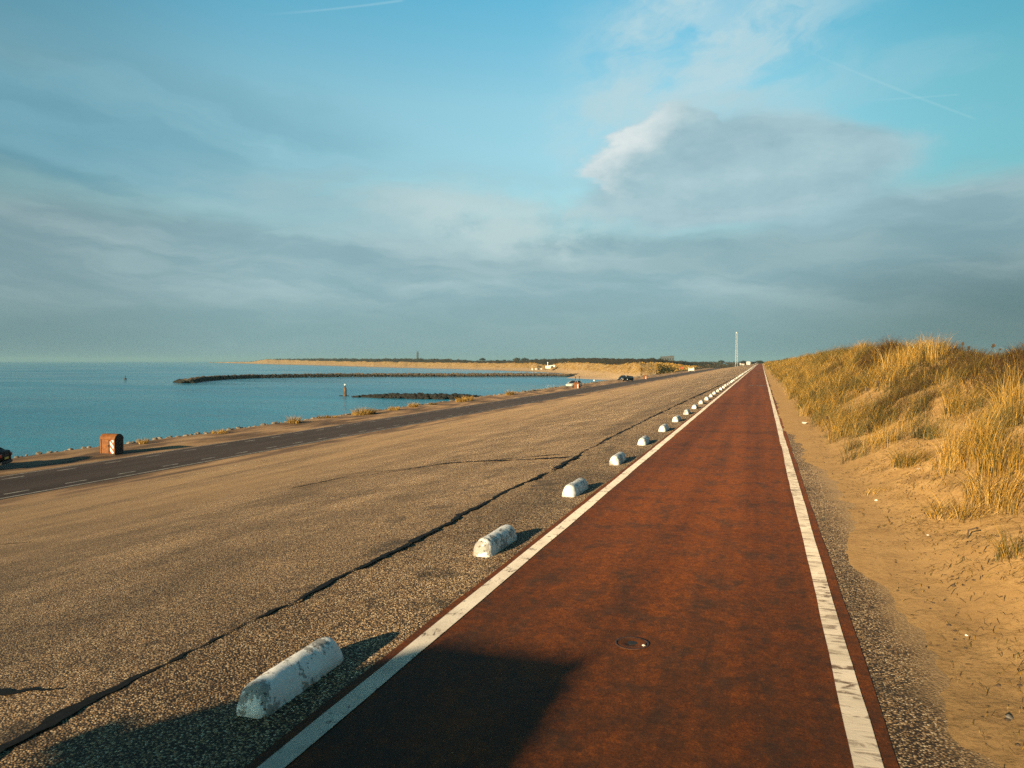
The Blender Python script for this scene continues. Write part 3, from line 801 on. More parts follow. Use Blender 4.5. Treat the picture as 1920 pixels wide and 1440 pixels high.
# dark heathery scrub on the crest
def scrub(label, u, v, rx, ry, h, nb, mixw, name='dune_shrub'):
    p = dune_at(u, v)
    x = (rng.random(nb)*2-1)*rx; y = (rng.random(nb)*2-1)*ry; k = (x/rx)**2+(y/ry)**2 < 1; x, y = x[k], y[k]; m = len(x)
    zb = zdune(p.x+x, p.y+y)-p.z
    top = h*(1-.65*((x/rx)**2+(y/ry)**2))*(.45+.8*rng.random(m))
    V1, F1, C1 = blades(np.stack([x, y, zb], 1), top, .010+.008*rng.random(m), .1+.5*rng.random(m), .6*rng.random(m), rng.random(m)*6.28, tones(m, mixw), 3)
    return tag(mesh(name, V1, F1, M_grass, cols=C1, loc=p), label, 'shrub', 'dark shrubs on the dune crest')
scrub('dark brown bushy shrub on the highest part of the crest among golden grass', 1650, 668, 1.2, 2.6, .75, 2600, BRN)
scrub('low olive brown shrub with seed heads along the crest toward the right edge', 1830, 682, 1.1, 3.0, .42, 2200, {**BRN, 'olive': 4})
scrub('low dark brown shrub on the crest at the right edge of the photo', 1905, 680, 1.1, 2.6, .42, 2000, BRN)
scrub('dark green shrub in the hollow below the golden crest tufts', 1735, 716, .7, 1.6, .40, 1500, {**BRN, 'green': 4})
scrub('small dark green cushion shrub on the bare sand halfway up the slope', 1655, 790, .35, .7, .28, 700, {**BRN, 'green': 5})
# withered stalks with seed heads
def stalk(label, u, v, h, lean, heads=1):
    p = dune_at(u, v); b = MB()
    tip = Vector((lean, .1*h, h)); mid = tip*.5+Vector((-.03, 0, .03))
    b.tube((0, 0, -.05), mid, .009, .008, 5); b.tube(mid, tip, .008, .006, 5)
    t_ = empty('withered_stalk', p, label=label, cat='dead stalk', group='withered stalks on the dune')
    b.build('stem', M_twig, t_)
    hd = MB()
    for k in range(5):
        hd.rock(tip+Vector(((random.random()-.5)*.07, (random.random()-.5)*.05, (random.random()-.3)*.08))*min(1, h/.4), .030*min(1, h/.45), k+int(u), 1.1)
    hd.build('seed_head', M_twig, t_)
stalk('tallest withered stalk with a dark seed head just right of the tall crest tuft', 1803, 676, .50, .05)
stalk('withered stalk leaning right, halfway along the low crest scrub', 1852, 678, .45, .16)
stalk('short withered stalk between the tall one and the crest tuft', 1788, 676, .34, -.03)
stalk('short withered stalk standing close right of the tallest one', 1812, 677, .36, .06)
stalk('small withered stalk right of the leaning one against the sky', 1874, 678, .34, 0)
stalk('withered stalk with two dark heads on the bare sand high on the slope', 1640, 758, .42, -.18)
stalk('thin withered stalk leaning left over the sand slope', 1655, 748, .46, -.12)
stalk('withered twig leaning across the sand near the path', 1572, 812, .36, -.26)
stalk('broken dark twig poking out of the sand at the foot of the dune', 1812, 1010, .12, .10)

# pebbles, shells on the sand
def pebble(label, cat, u, v, r, mt, nm, z=None):
    p = dune_at(u, v)
    if p is None or float(zdune(p.x, p.y)) < 0: p = at_z(u, v, .012)
    b = MB(); b.rock((0, 0, r*.3), r, int(u*7+v), .6)
    return tag(b.build(nm, mt, smooth=True, loc=p), label, cat)
pebble('rounded dark pebble with a pale top on the sand near the bottom right corner', 'pebble', 1893, 1347, .022, M_pebble, 'pebble')
pebble('larger of two dark lumps side by side on the open sand', 'pebble', 1789, 1100, .022, M_twig, 'pebble')
pebble('smaller of two dark lumps side by side on the open sand', 'pebble', 1806, 1098, .016, M_twig, 'pebble')
pebble('dark lump lying in the sand close to the gravel edge', 'pebble', 1779, 1174, .02, M_twig, 'pebble')
pebble('white scrap of litter on the sand beside the path', 'litter', 1508, 795, .09, M_shell, 'litter')
pebble('white shell fragment on the sand below the flattened straw tuft', 'shell', 1643, 939, .022, M_shell, 'shell')
pebble('pale shell fragment on the sand slope under the low olive tuft', 'shell', 1722, 880, .022, M_shell, 'shell')
pebble('white shell chip on the sand beneath the matted tuft', 'shell', 1740, 1004, .016, M_shell, 'shell')
pebble('pale shell chip on the sand left of the bottom right pebble', 'shell', 1812, 1192, .012, M_shell, 'shell')
# fine scatter of crumbs on the sand
cr = MB(); rr_ = random.Random(5)
for k in range(900):
    y = 3.4+18*rr_.random()**1.7; x = 1.05+rr_.random()*2.2
    z = float(zdune(x, y))
    if z < .005: continue
    cr.rock((x, y, z), .004+.013*rr_.random()**2, k, .6)
tag(cr.build('plant_crumbs', M_twig), 'dark crumbs of plant matter sprinkled over the sand', 'plant litter', kind='stuff')

# grass tufts and mounds along the sea wall edge
def edge_tuft(label, u, v, w, h, mixw, nb=320):
    p = at_z(u, v, -3.74); s = max(.02, p.length/2600)
    tuft(label, 0, 0, nb, w*.5, h*.82, s*.8, {**mixw, 'olive': 2.5, 'brown': 2.5}, 'grass tufts along the sea wall', at=(p.x, p.y, float(zground(np.array(p.x), np.array(p.y)))), up=.1, spread=.9, bend=.8)
edge_tuft('small golden grass tuft on the wall edge just right of the rusty bin', 268, 832, .6, .8, GOLD, 160)
edge_tuft('low spreading golden tuft, second along the wall edge from the rusty bin', 411, 811, 1.2, .6, GOLD, 220)
edge_tuft('bright golden pointed tuft on the wall edge between two low mounds', 551, 794, 1.1, 1.1, GOLD)
edge_tuft('low brownish mound of grass on the wall edge, left of the big round tuft', 614, 785, 2.0, .55, {**BRN, 'gold': 5})
edge_tuft('biggest, round bushy tuft on the wall edge below the marker post', 678, 777, 2.0, 1.35, {**GOLD, 'brown': 2}, 520)
edge_tuft('dark brown right half of the big round bushy tuft, built as separate blades', 692, 775, 1.4, 1.1, {**BRN, 'gold': 1.5}, 320)  # added brown blades standing in for the big tuft's dark right half
edge_tuft('small low tuft on the wall edge just right of the big round tuft', 738, 770, 1.3, .7, GOLD)
edge_tuft('small golden rounded tuft on the wall edge facing the rock groyne', 775, 765, 1.1, 1.0, GOLD)
edge_tuft('tiny dark tuft on the wall edge left of the two blocky tan tufts', 812, 761, 1.0, .6, BRN, 160)
edge_tuft('left one of two tan blocky tufts in front of the groyne', 865, 754, 1.5, 1.05, GOLD)
edge_tuft('right one of two tan blocky tufts in front of the groyne', 877, 752, 1.5, 1.2, GOLD)
edge_tuft('lone brown pointed tuft on the wall edge right of the groyne', 955, 741, 1.4, 1.3, {**GOLD, 'brown': 4})

# revetment stones along the wall edge
rv = MB(); rr_ = random.Random(9)
y = 18.0
while y < 330:
    s = .16+.0012*y
    rv.rock((-42.55+rr_.uniform(-.3, .45), y, -3.86+rr_.uniform(-.02, .14)), s*rr_.uniform(.5, 1.2), int(y*100), .65)
    y += s*rr_.uniform(.7, 1.6)+.0025*y
tag(rv.build('sea_wall_stones', M_shorerock), 'row of small grey stones edging the sea wall above the water', 'stones', kind='stuff')

#@@THINGS
# ================================================================== kerb blocks along the path
def block_mesh(nl, na, noise_amp, sd):
    L, hw, h = .92, .108, .180
    ts = np.linspace(-1, 1, nl); V = []
    # denser toward the rounded ends
    ts = np.sign(ts)*(1-(1-np.abs(ts))**1.8)
    for t in ts:
        d = max(0, abs(t)*L/2-(L/2-.105))/.105
        q_ = math.sqrt(max(0, 1-.985*d*d))
        kz = .26+.74*q_; kx = .50+.50*q_
        for i in range(na+1):
            a = math.pi*i/na
            ca, sa = math.cos(a), math.sin(a)
            xx = -math.copysign(abs(ca)**.90, ca)*hw*kx
            zz = sa**.86*h*kz
            V.append([xx, t*L/2, zz-.012])
    V = np.array(V)
    for q in V:
        n = mnoise.noise(Vector((q[0]*9+sd, q[1]*6, q[2]*9)))
        n2 = mnoise.noise(Vector((q[0]*40+sd, q[1]*34, q[2]*40)))
        q[0] *= 1+noise_amp*(n*.10+n2*.05); q[2] += noise_amp*(n*.006+n2*.003)
        if q[2] < .02: q[0] *= 1+noise_amp*(.02+.07*n2)
    w = na+1
    F_ = [(k*w+i, k*w+i+1, (k+1)*w+i+1, (k+1)*w+i) for k in range(nl-1) for i in range(na)]
    F_ += [tuple(range(w)), tuple(range((nl-1)*w, nl*w))[::-1]]
    return V, F_
bmA = [block_mesh(70, 26, 1.0, sd) for sd in (1, 2, 3)]
bmB = block_mesh(22, 12, .7, 5)
ORD = ['nearest', 'second', 'third', 'fourth', 'fifth', 'sixth', 'seventh', 'eighth', 'ninth', 'tenth', 'eleventh', 'twelfth']
LBL = ['nearest and largest white kerb block with a grey scuffed side and shaded end',
       'second white kerb block from the camera with a brightly lit end and black specks',
       'third white kerb block from the camera with a smooth blue shaded side',
       'fourth white kerb block from the camera along the red path',
       'fifth white kerb block from the camera along the red path',
       'sixth white kerb block from the camera along the red path',
       'seventh white kerb block from the camera along the red path',
       'eighth white kerb block from the camera along the red path']
far_b = None
rb = random.Random(3)
for k in range(112):
    yb = 4.05+3.67*k+(rb.uniform(-.05, .05) if k > 2 else (0, .05, .02)[k])
    xb = -2.735+(0, .03, .05)[k] if k < 3 else -2.685+rb.uniform(-.02, .02)
    if k < 3: o = mesh('kerb_block', *bmA[k], M_block, smooth=True)
    elif far_b is None: o = far_b = mesh('kerb_block', *bmB, M_block, smooth=True); o.data.set_sharp_from_angle(angle=R(50))
    else: o = far_b.copy(); COL.objects.link(o)
    o.location = (xb, yb, 0); o.rotation_euler = (0, 0, rb.uniform(-.03, .03) if k > 1 else (.01, -.015)[k])
    if k >= 3: o.scale = (1, 1, 1+rb.uniform(-.05, .05))
    tag(o, LBL[k] if k < 8 else 'small far white kerb block in the row beyond the first eight, running toward the horizon', 'kerb block', 'white kerb blocks beside the red path')
    if k < 3: o.data.set_sharp_from_angle(angle=R(62))

# small valve cover in the path
p = at_z(1185, 1206, .008)
vc = empty('valve_cover', (p.x, p.y, .007), label='small round cast iron valve cover set in the red path', cat='valve cover')
b = MB(); n = 32
for r0, r1, z0, z1 in ((.118, .108, .003, .0035),):
    pass
prof = [(.122, .0), (.120, .0045), (.108, .005), (.104, -.001)]
V = []; Fq = []
for r, z in prof: V += [(r*math.cos(6.2832*i/n), r*math.sin(6.2832*i/n), z) for i in range(n)]
for k in range(3): Fq += [(k*n+i, k*n+(i+1) % n, (k+1)*n+(i+1) % n, (k+1)*n+i) for i in range(n)]
mesh('rim', V, Fq, M_iron, vc, True)
b = MB(); b.lathe([(.098, 0), (.098, .0035), (.05, .0035), (.048, .0025)], 32)
b.build('lid', M_path, vc, True)
b = MB(); b.lathe([(.036, .0), (.036, .0042), (.03, .0046)], 24); b.build('plug', M_dark, vc, True)
b = MB(); b.rock((p.x+.088, p.y-.035, .016), .012, 4, .8)
tag(b.build('pebble', M_shell, smooth=True), 'tiny white stone lying on the rim of the valve cover', 'pebble')
# grit on the path
cr = MB(); rr_ = random.Random(8)
for k in range(26):
    y = 2.8+20*rr_.random()**1.5; x = -2.15+2.6*rr_.random()
    cr.rock((x, y, .008), .0025+.004*rr_.random()**2, k, .8)
tag(cr.build('path_grit', plain('grit_stone', (.13, .085, .055), .9, var=.5, vs=40)), 'pale grit grains scattered over the red path', 'grit', kind='stuff')

# ================================================================== rusty containers on the wall
def make_bin(label, p, rz=0., group='rusty waste containers along the sea wall'):
    t_ = empty('waste_container', p, rz, label=label, cat='waste container', group=group)
    W, D, H, T = 1.04, .74, .90, 1.22
    b = MB(); b.box((0, 0, H/2), (W-.08, D-.08, H), .01); b.build('body', M_rust, t_)
    for sx in (-1, 1):
        for sy in (-1, 1):
            b = MB(); b.box((sx*(W/2-.035), sy*(D/2-.035), H/2), (.07, .07, H), .008); b.build('corner_post', M_rust, t_)
    b = MB(); b.box((-.17, -D/2+.027, .46), (.50, .026, .80), .004); d = b.build('door', M_rust, t_)
    b = MB(); b.box((.05, -D/2+.008, .5), (.03, .03, .14), .006); b.build('handle', M_dark, d)
    b = MB(); b.box((.13, -D/2+.024, .46), (.05, .018, .84)); b.build('gap', M_dark, t_)
    b = MB(); b.box((0, 0, 0), (.24, .02, .80), .003)
    b.build('striped_panel', M_stripe, t_, loc=(.30, -D/2+.024, .46))
    roof = [(-D/2-.03, H), (-D/2+.05, H+.17), (-D/2+.19, T-.03), (-.05, T), (.05, T), (D/2-.19, T-.03), (D/2-.05, H+.17), (D/2+.03, H)]
    b = MB(); b.prism(roof, -W/2-.02, W/2+.005, 'x'); lid = b.build('lid', M_rust, t_)
    gab = [(y*.96, H+.01+(z-H)*.94) for y, z in roof]
    b = MB(); b.prism(gab, W/2+.006, W/2+.028, 'x'); b.build('gable_shade_sheet', M_dark, lid)  # dark sheet that paints shade on the lid end away from the sun
    b = MB(); b.box((W/2+.0, 0, H/2), (.03, D-.15, H-.02)); b.build('side_shade_sheet', M_dark, t_)  # dark sheet that paints shade over the container's unlit end
    b = MB(); b.box((0, 0, .02), (W+.02, D+.02, .05), .006); b.build('base_frame', M_dark, t_)
    return t_
gz = lambda p: (p.x, p.y, float(zground(np.array(p.x), np.array(p.y)))-.02)
make_bin('rusty waste container with a red and white striped panel, standing alone near the left', gz(at_z(210, 851, -3.66)), R(4))
make_bin('orange rusty container standing in front of the whitish car', gz(at_z(1081, 728.5, -3.7)), R(4))
make_bin('small distant rusty container past the two dark parked cars', gz(at_z(1209, 711.2, -3.7)), R(10))

# ================================================================== vehicles
CARS = {  # x stations: (x, half width, sill z, belt z) then cabin outline (x, z) and roof span
    'saloon': dict(L=4.5, body=[(-2.25, .70, .42, .70), (-2.18, .82, .30, .92), (-1.75, .88, .26, .98), (-.6, .90, .24, .96), (.7, .90, .24, .93), (1.55, .87, .26, .84), (2.1, .78, .30, .70), (2.25, .62, .36, .52)],
                   cab=[(-1.85, .97), (-1.15, 1.38), (-.55, 1.46), (.15, 1.44), (1.05, .92)], wheels=(-1.38, 1.38), r=.32),
    'hatch': dict(L=4.1, body=[(-2.02, .72, .42, .80), (-1.98, .82, .30, 1.0), (-1.5, .87, .26, 1.02), (-.5, .88, .24, .98), (.7, .88, .24, .95), (1.5, .85, .26, .86), (1.92, .76, .30, .72), (2.05, .6, .36, .54)],
                  cab=[(-1.98, 1.02), (-1.55, 1.44), (-.9, 1.51), (.1, 1.48), (1.0, .95)], wheels=(-1.3, 1.3), r=.31),
    'mpv': dict(L=4.5, body=[(-2.2, .74, .42, .80), (-2.16, .80, .30, .92), (-1.6, .84, .26, .93), (-.5, .85, .24, .91), (.8, .85, .24, .88), (1.5, .82, .26, .82), (1.95, .74, .30, .70), (2.1, .6, .36, .52)],
                cab=[(-2.15, .93), (-1.95, 1.62), (-1.4, 1.74), (-.2, 1.76), (.25, 1.71), (1.55, .90)], tap=.36, wheels=(-1.38, 1.4), r=.33),
    'van': dict(L=5.0, body=[(-2.5, .92, .42, 1.05), (-2.48, .96, .30, 1.15), (-1.6, .97, .28, 1.15), (-.4, .97, .28, 1.14), (1.0, .97, .28, 1.12), (1.8, .93, .30, 1.05), (2.3, .86, .32, .90), (2.5, .70, .38, .62)],
                cab=[(-2.48, 1.15), (-2.42, 2.15), (-1.8, 2.22), (.6, 2.22), (1.05, 2.05), (1.85, 1.08)], wheels=(-1.5, 1.6), r=.34)}
def make_car(name, label, cat, kind, paint, p, rz, group=None):
    S = CARS[kind]; t_ = empty(name, p, rz, label=label, cat=cat, group=group)
    V = []; Fq = []
    for x, w, zs, zb in S['body']:
        V += [(x, -w*.80, zs), (x, -w, zs+.10), (x, -w*1.0, zs*.35+zb*.65), (x, -w*.93, zb-.03), (x, -w*.80, zb+.015), (x, w*.80, zb+.015), (x, w*.93, zb-.03), (x, w, zs*.35+zb*.65), (x, w, zs+.10), (x, w*.80, zs)]
    m = 10; nb = len(S['body'])
    for k in range(nb-1): Fq += [(k*m+i, k*m+(i+1) % m, (k+1)*m+(i+1) % m, (k+1)*m+i) for i in range(m)]
    Fq += [tuple(range(m)), tuple(range((nb-1)*m, nb*m))[::-1]]
    b = MB(); b.add(V, Fq); body = b.build('body', paint, t_, True)
    wb = np.mean([q[1] for q in S['body'][2:5]])
    cab = S['cab']; zmax = max(z for x, z in cab); zmin = min(z for x, z in cab)
    tap = S.get('tap', .17)
    def hw(z): return wb*(.92-tap*(z-zmin)/(zmax-zmin))
    V = []
    for x, z in cab: V += [(x, -hw(z), z-.03), (x, hw(z), z-.03)]
    base = [(cab[0][0], cab[0][1]-.08), (cab[-1][0], cab[-1][1]-.08)]
    # glazed cabin as a solid, roof shell and pillars set on it
    nC = len(cab); Fq = [(2*k, 2*k+1, 2*k+3, 2*k+2) for k in range(nC-1)]
    Fq += [tuple(range(0, 2*nC, 2)), tuple(range(1, 2*nC, 2))[::-1], (0, 2*nC-2, 2*nC-1, 1)]
    b = MB(); b.add(V, Fq)
    if kind == 'van':
        b.build('cargo_box', paint, t_)
        g = MB(); x0, z0 = cab[-2]; x1, z1 = cab[-1]
        o_ = Vector((z0-z1, 0, x1-x0)).normalized()*.02
        g.add([(x0+(x1-x0)*.04+o_.x, -hw(z0)*.93, z0-.05+o_.z), (x0+(x1-x0)*.04+o_.x, hw(z0)*.93, z0-.05+o_.z), (x1-.06+o_.x, hw(z1)*.93, z1+.03+o_.z), (x1-.06+o_.x, -hw(z1)*.93, z1+.03+o_.z)], [(0, 1, 2, 3)])
        g.build('windscreen', M_glass, t_)
        for sy in (-1, 1):
            g = MB(); g.add([(.62, sy*hw(1.95)*1.0+sy*.015, 1.95), (1.0, sy*hw(1.85)+sy*.015, 1.85), (1.55, sy*hw(1.25)+sy*.015, 1.25), (.62, sy*hw(1.25)+sy*.015, 1.25)], [(0, 1, 2, 3)])
            g.build('side_window', M_glass, t_)
    else:
        b.build('window', M_glass, t_)
        V = []; rs = [(x, z) for x, z in cab[1:-1]]
        for x, z in rs: V += [(x, -hw(z)-.012, z-.06), (x, -hw(z)*.9, z+.0), (x, hw(z)*.9, z+.0), (x, hw(z)+.012, z-.06)]
        Fq = []
        for k in range(len(rs)-1): Fq += [(4*k+i, 4*k+i+1, 4*k+5+i, 4*k+4+i) for i in range(3)]
        b = MB(); b.add(V, Fq); b.build('roof', paint, t_, True)
        pl = MB()
        for (xa, za), (xb, zb_) in ((cab[0], cab[1]), (cab[-1], cab[-2])):
            for sy in (-1, 1): pl.tube((xa, sy*hw(za), za-.04), (xb, sy*hw(zb_), zb_-.03), .05, .045, 6)
        for sy in (-1, 1):
            xm = -.25; pl.tube((xm, sy*(hw(zmin)+.002), zmin-.03), (xm-.03, sy*hw(zmax), zmax-.05), .04, .035, 6)
        pl.build('pillars', paint, t_)
    for xw in S['wheels']:
        for sy in (-1, 1):
            w = empty('wheel', (xw, sy*(wb-.10), S['r'])); w.parent = t_
            b = MB(); r = S['r']
            b.lathe([(r*.62, -.115), (r*.95, -.10), (r, -.06), (r, .06), (r*.95, .10), (r*.62, .115)], 20)
            o = b.build('tyre', M_tyre, w, True); o.rotation_euler = (R(90), 0, 0)
            b = MB(); b.lathe([(r*.60, -.118), (r*.52, -.128), (r*.2, -.122), (r*.2, .122), (r*.52, .128), (r*.60, .118)], 20)
            o = b.build('rim', M_rim, w, True); o.rotation_euler = (R(90), 0, 0)
    xr = S['body'][0][0]; xf = S['body'][-1][0]
    zr = S['body'][0][3]
    for sy in (-1, 1):
        b = MB(); b.box((xr+.06, sy*.70, zr+.04), (.16, .26, .18), .03); b.build('tail_light', M_tail, t_, True)
        b = MB(); b.box((xf-.17, sy*.60, S['body'][-1][3]+.08), (.22, .28, .13), .03); b.build('headlight', M_head, t_, True)
        b = MB(); b.box((cab[-1][0]-.25, sy*(wb+.08), zmin+.06), (.12, .18, .12), .03); b.build('wing_mirror', paint, t_, True)
    b = MB(); b.box((xr-.01, 0, zr-.12), (.03, .52, .12), .004); b.build('number_plate', M_plate, t_)
    b = MB(); b.box((xr+.10, 0, .36), (.30, 1.5, .16), .04); b.build('rear_bumper', M_dark, t_, True)
    return t_
# car cut by the left edge, nose toward the sea
c0 = at_z(-5, 881, -3.66); hd = Vector((-.85, -.53)).normalized()
left_n = Vector((-hd.y, hd.x))
cc = Vector((c0.x, c0.y))+hd*2.05-left_n*.62
make_car('parked_car', 'dark car cut by the left edge of the photo, only its rear corner showing', 'car', 'saloon', M_cardark, (cc.x, cc.y, -3.70), math.atan2(hd.y, hd.x))
q = at_z(1177.5, 715.2, -3.66)
make_car('parked_car', 'black car with shining headlights on the sea wall, right one of the pair', 'car', 'hatch', M_cardark, gz(q), R(-90-14), 'pair of dark cars parked on the sea wall')
q = at_z(1169, 713.2, -3.66)
make_car('parked_car', 'dark car parked behind the black one with shining headlights, left of the pair', 'car', 'hatch', M_carblue, gz(q), R(-90-20), 'pair of dark cars parked on the sea wall')
q = at_z(1076, 726.6, -3.68)
make_car('parked_car', 'whitish car with a dark windscreen half hidden by the orange container', 'car', 'hatch', M_carwhite, gz(q), R(-90-22))
# the car whose shadow falls across the foreground stands just outside the frame
make_car('parked_car', 'grey people carrier standing behind the camera, its shadow crossing the foreground path', 'car', 'mpv', M_carsilver, (-3.66, -2.02, 0), R(90))
q = Vector((-14.2, 588, 0))
make_car('parked_car', 'tiny dark car at the far end of the red path, the left one', 'car', 'hatch', M_cardark, (-5.2, 560, 0), R(-80), 'cars at the far end of the path')
make_car('parked_car', 'tiny dark car at the far end of the red path, the right one', 'car', 'hatch', M_carblue, (-3.6, 590, 0), R(-95), 'cars at the far end of the path')

# thin poles above the white van
for lab, u, v0, v1 in (('left one of two thin poles rising behind the whitish car', 1079, 728, 707.5), ('right one of two thin poles rising behind the orange container', 1086.5, 727, 706.5)):
    p = at_z(u, v0-2.0, -3.7); h = (v0-v1)/F*p.length*.985
    b = MB(); b.tube((0, 0, 0), (0, 0, h), .06, .05, 8); b.lathe([(.09, h-.3), (.10, h-.28), (.10, h-.02), (.06, h)], 10)
    tag(b.build('pole', M_dark, smooth=True, loc=gz(p)), lab, 'pole', 'thin poles by the whitish car')

# ================================================================== sea: breakwater, groyne, marker post, buoys
def rockline(name, px, zc, half, rsize, mat, label, cat, step=.55, hmul=1., sd=1, taper=True):
    P = [at_z(u, v, -7.0) for u, v in px]
    rr = random.Random(sd); b = MB()
    tot = sum((q-p).length for p, q in zip(P[:-1], P[1:])); acc = 0
    for p, q in zip(P[:-1], P[1:]):
        L = (q-p).length; d = (q-p)/L; nrm = Vector((-d.y, d.x, 0)); t = 0
        while t < L:
            f = (acc+t)/tot
            hh = zc(f)
            for k in range(int(half/rsize*2.2)+1):
                o = rr.uniform(-1, 1)
                c = p+d*(t+rr.uniform(-.5, .5)*rsize)+nrm*(o*half)
                z = -7.0+hh*(1-abs(o)**1.6)*rr.uniform(.75, 1.05)-.25*rsize
                b.rock((c.x, c.y, z), rsize*rr.uniform(.55, 1.15), rr.randrange(10**6), .8)
            t += rsize*step*rr.uniform(.8, 1.3)
        acc += L
    return tag(b.build(name, mat), label, cat)
rockline('breakwater', [(336, 716.5), (352, 718.5), (372, 715), (420, 711.0), (480, 709.0), (560, 707.6), (640, 706.6), (760, 706.1), (900, 705.8), (1000, 705.6), (1048, 705.7), (1066, 706.2)],
         lambda f: (1.1+.75*min(1, f*9)) if f < .95 else 1.85-.8*(f-.95)/.05, 2.6, .68, M_rock, 'long dark rock breakwater curving out across the bay', 'breakwater', .9, sd=2)
rockline('breakwater', [(1062, 705.0), (1080, 704.2), (1100, 703.4), (1112, 703.0)], lambda f: 1.0, 2.2, .9, M_rock,
         'short line of dark rocks on the beach at the root of the breakwater', 'rocks', .9, sd=3)
rockline('groyne', [(668, 744.6), (690, 744.8), (720, 746.2), (780, 747.5), (840, 748.4), (880, 748.2), (905, 746.5)],
         lambda f: (.2+.9*min(1, f*3.2)) if f < .8 else 1.1-.8*(f-.8)/.2, 1.5, .62, M_wrock, 'short black weed covered rock groyne in front of the marker post', 'groyne', .8, sd=4)
b = MB(); rr_ = random.Random(6)
for u, v, r in ((637, 742.3, .5), (641, 742.5, .45), (652, 742.6, .5), (660, 743.4, .4), (665, 743.8, .45), (673, 744.0, .4)):
    p = at_z(u, v, -7); b.rock((p.x, p.y, -7.08), r, int(u), .6)
tag(b.build('low_rocks', M_wrock), 'flat wet rocks barely breaking the water round the marker post', 'rocks', kind='stuff')
p = at_z(647, 742.6, -7.0); d = p.length; px = d/F
t_ = empty('marker_post', (p.x, p.y, -7.2), label='rusty marker post with a white top standing in the water', cat='marker post')
b = MB(); b.lathe([(.42, 0), (.40, 1.2), (.36, 2.1), (.33, 2.35), (.18, 2.5)], 16); b.build('column', M_beacon, t_, True)
b = MB(); b.lathe([(.16, 2.48), (.13, 2.85), (.15, 2.95)], 12); b.build('neck', M_dark, t_, True)
b = MB(); b.lathe([(.10, 2.94), (.22, 3.0), (.24, 3.15), (.15, 3.28), (.03, 3.33)], 12); b.build('cap', M_white, t_, True)
def buoy(label, u, v, s, mt, h):
    p = at_z(u, v, -7); b = MB(); b.lathe([(.3*s, -.2*s), (.5*s, .05*s), (.42*s, .4*s), (.12*s, .6*s), (.09*s, h), (.03*s, h+.1*s)], 14)
    tag(b.build('buoy', mt, smooth=True, loc=(p.x, p.y, -7)), label, 'buoy')
buoy('tiny dark spar buoy far out on the open water at the left', 235, 711.5, 1.3, M_dark, 1.9)
buoy('small white buoy floating near the sand spit', 1114, 714.2, .75, M_white, .7)

# ================================================================== mast, lighthouse, buildings
p = at_d(1380.5, 683.5, 800)
t_ = empty('lattice_mast', (p.x, p.y, -4.2), R(18), label='tall slender white lattice mast left of the end of the path', cat='mast')
Hm = 35.4
legs = [(-1, -.58), (1, -.58), (0, 1.15)]
def wid(z): return 1.22-.62*z/Hm
for sx, sy in legs:
    b = MB(); b.tube((sx*wid(0), sy*wid(0), 0), (sx*wid(Hm), sy*wid(Hm), Hm), .12, .10, 8); b.build('leg', M_mast, t_, True)
b = MB(); z = 3.0; k = 0
while z < Hm-1:
    w0, w1 = wid(z), wid(z+1.6)
    for i in range(3):
        a, c = legs[i], legs[(i+1) % 3]
        if k % 2: a, c = c, a
        b.tube((a[0]*w0, a[1]*w0, z), (c[0]*w1, c[1]*w1, z+1.6), 0.028, n=5)
    z += 1.6; k += 1
b.build('bracing', M_mast, t_)
b = MB(); b.lathe([(.6, Hm-.2), (.7, Hm), (.7, Hm+.9), (.4, Hm+1.0)], 14); b.build('top_platform', M_mast, t_)

p = at_d(783, 674, 3900)
t_ = empty('lighthouse', (p.x, p.y, 4.0), label='slim dark lighthouse tower on the horizon above the far dunes', cat='lighthouse')
b = MB(); b.lathe([(6.0, 0), (5.6, 10), (5.2, 35), (5.2, 41), (5.9, 41.4), (5.9, 42.6)], 8); b.build('tower', M_brick, t_)
b = MB(); b.lathe([(2.6, 42.6), (2.6, 46.0)], 12); b.build('lantern_room', M_grey, t_)
b = MB(); b.lathe([(3.0, 46.0), (2.2, 47.4), (.3, 48.6), (.2, 50)], 12); b.build('dome', M_grey, t_, True)
b = MB()
for a in range(8):
    b.tube((4.8*math.cos(a*.785), 4.8*math.sin(a*.785), 42.6), (4.8*math.cos(a*.785), 4.8*math.sin(a*.785), 43.8), .12, n=5)
b.build('gallery_railing', M_dark, t_)

# white peaked tent by the road, far right of the golden dune
p = at_d(1296, 696.2, 425); sc = p.length/F
t_ = empty('party_tent', (p.x, p.y, -3.65), R(14), label='white peaked tent with raised corners beside the lower road', cat='tent')
w = 5.2*sc; h = 5.2*sc
for sx in (-1, 1):
    for sy in (-1, 1):
        b = MB(); b.tube((sx*w*.86, sy*w*.86, 0), (sx*w*.86, sy*w*.86, h*1.05), .06, .06, 6); b.build('pole', M_white, t_)
N = 12; V = []; Fq = []
for i in range(N+1):
    for j in range(N+1):
        a, c = i/N*2-1, j/N*2-1
        V.append((a*w, c*w, h*(.95+.50*(abs(a*c))**1.6+.05*(1-a*a)*(1-c*c))))
for i in range(N): Fq += [(i*(N+1)+j, i*(N+1)+j+1, (i+1)*(N+1)+j+1, (i+1)*(N+1)+j) for j in range(N)]
mesh('canopy', V, Fq, M_cream, t_, True)
b = MB(); b.box((0, w*.8, h*.5), (w*1.6, .05, h*.95)); b.box((-w*.8, 0, h*.5), (.05, w*1.55, h*.95)); b.box((0, -w*.8, h*.62), (w*1.6, .05, h*.66)); b.build('side_wall', M_cream, t_)
# red board
p = at_d(1278, 693, 372); t_ = empty('sign_board', (p.x, p.y, -3.6), R(18), label='small red board on a post at the foot of the golden dune', cat='sign')
b = MB(); b.tube((0, 0, -.4), (0, 0, 2.9), .06, n=6); b.build('post', M_dark, t_)
b = MB(); b.box((0, -.06, 2.3), (.95, .05, 1.1), .02); b.build('panel', M_red, t_)

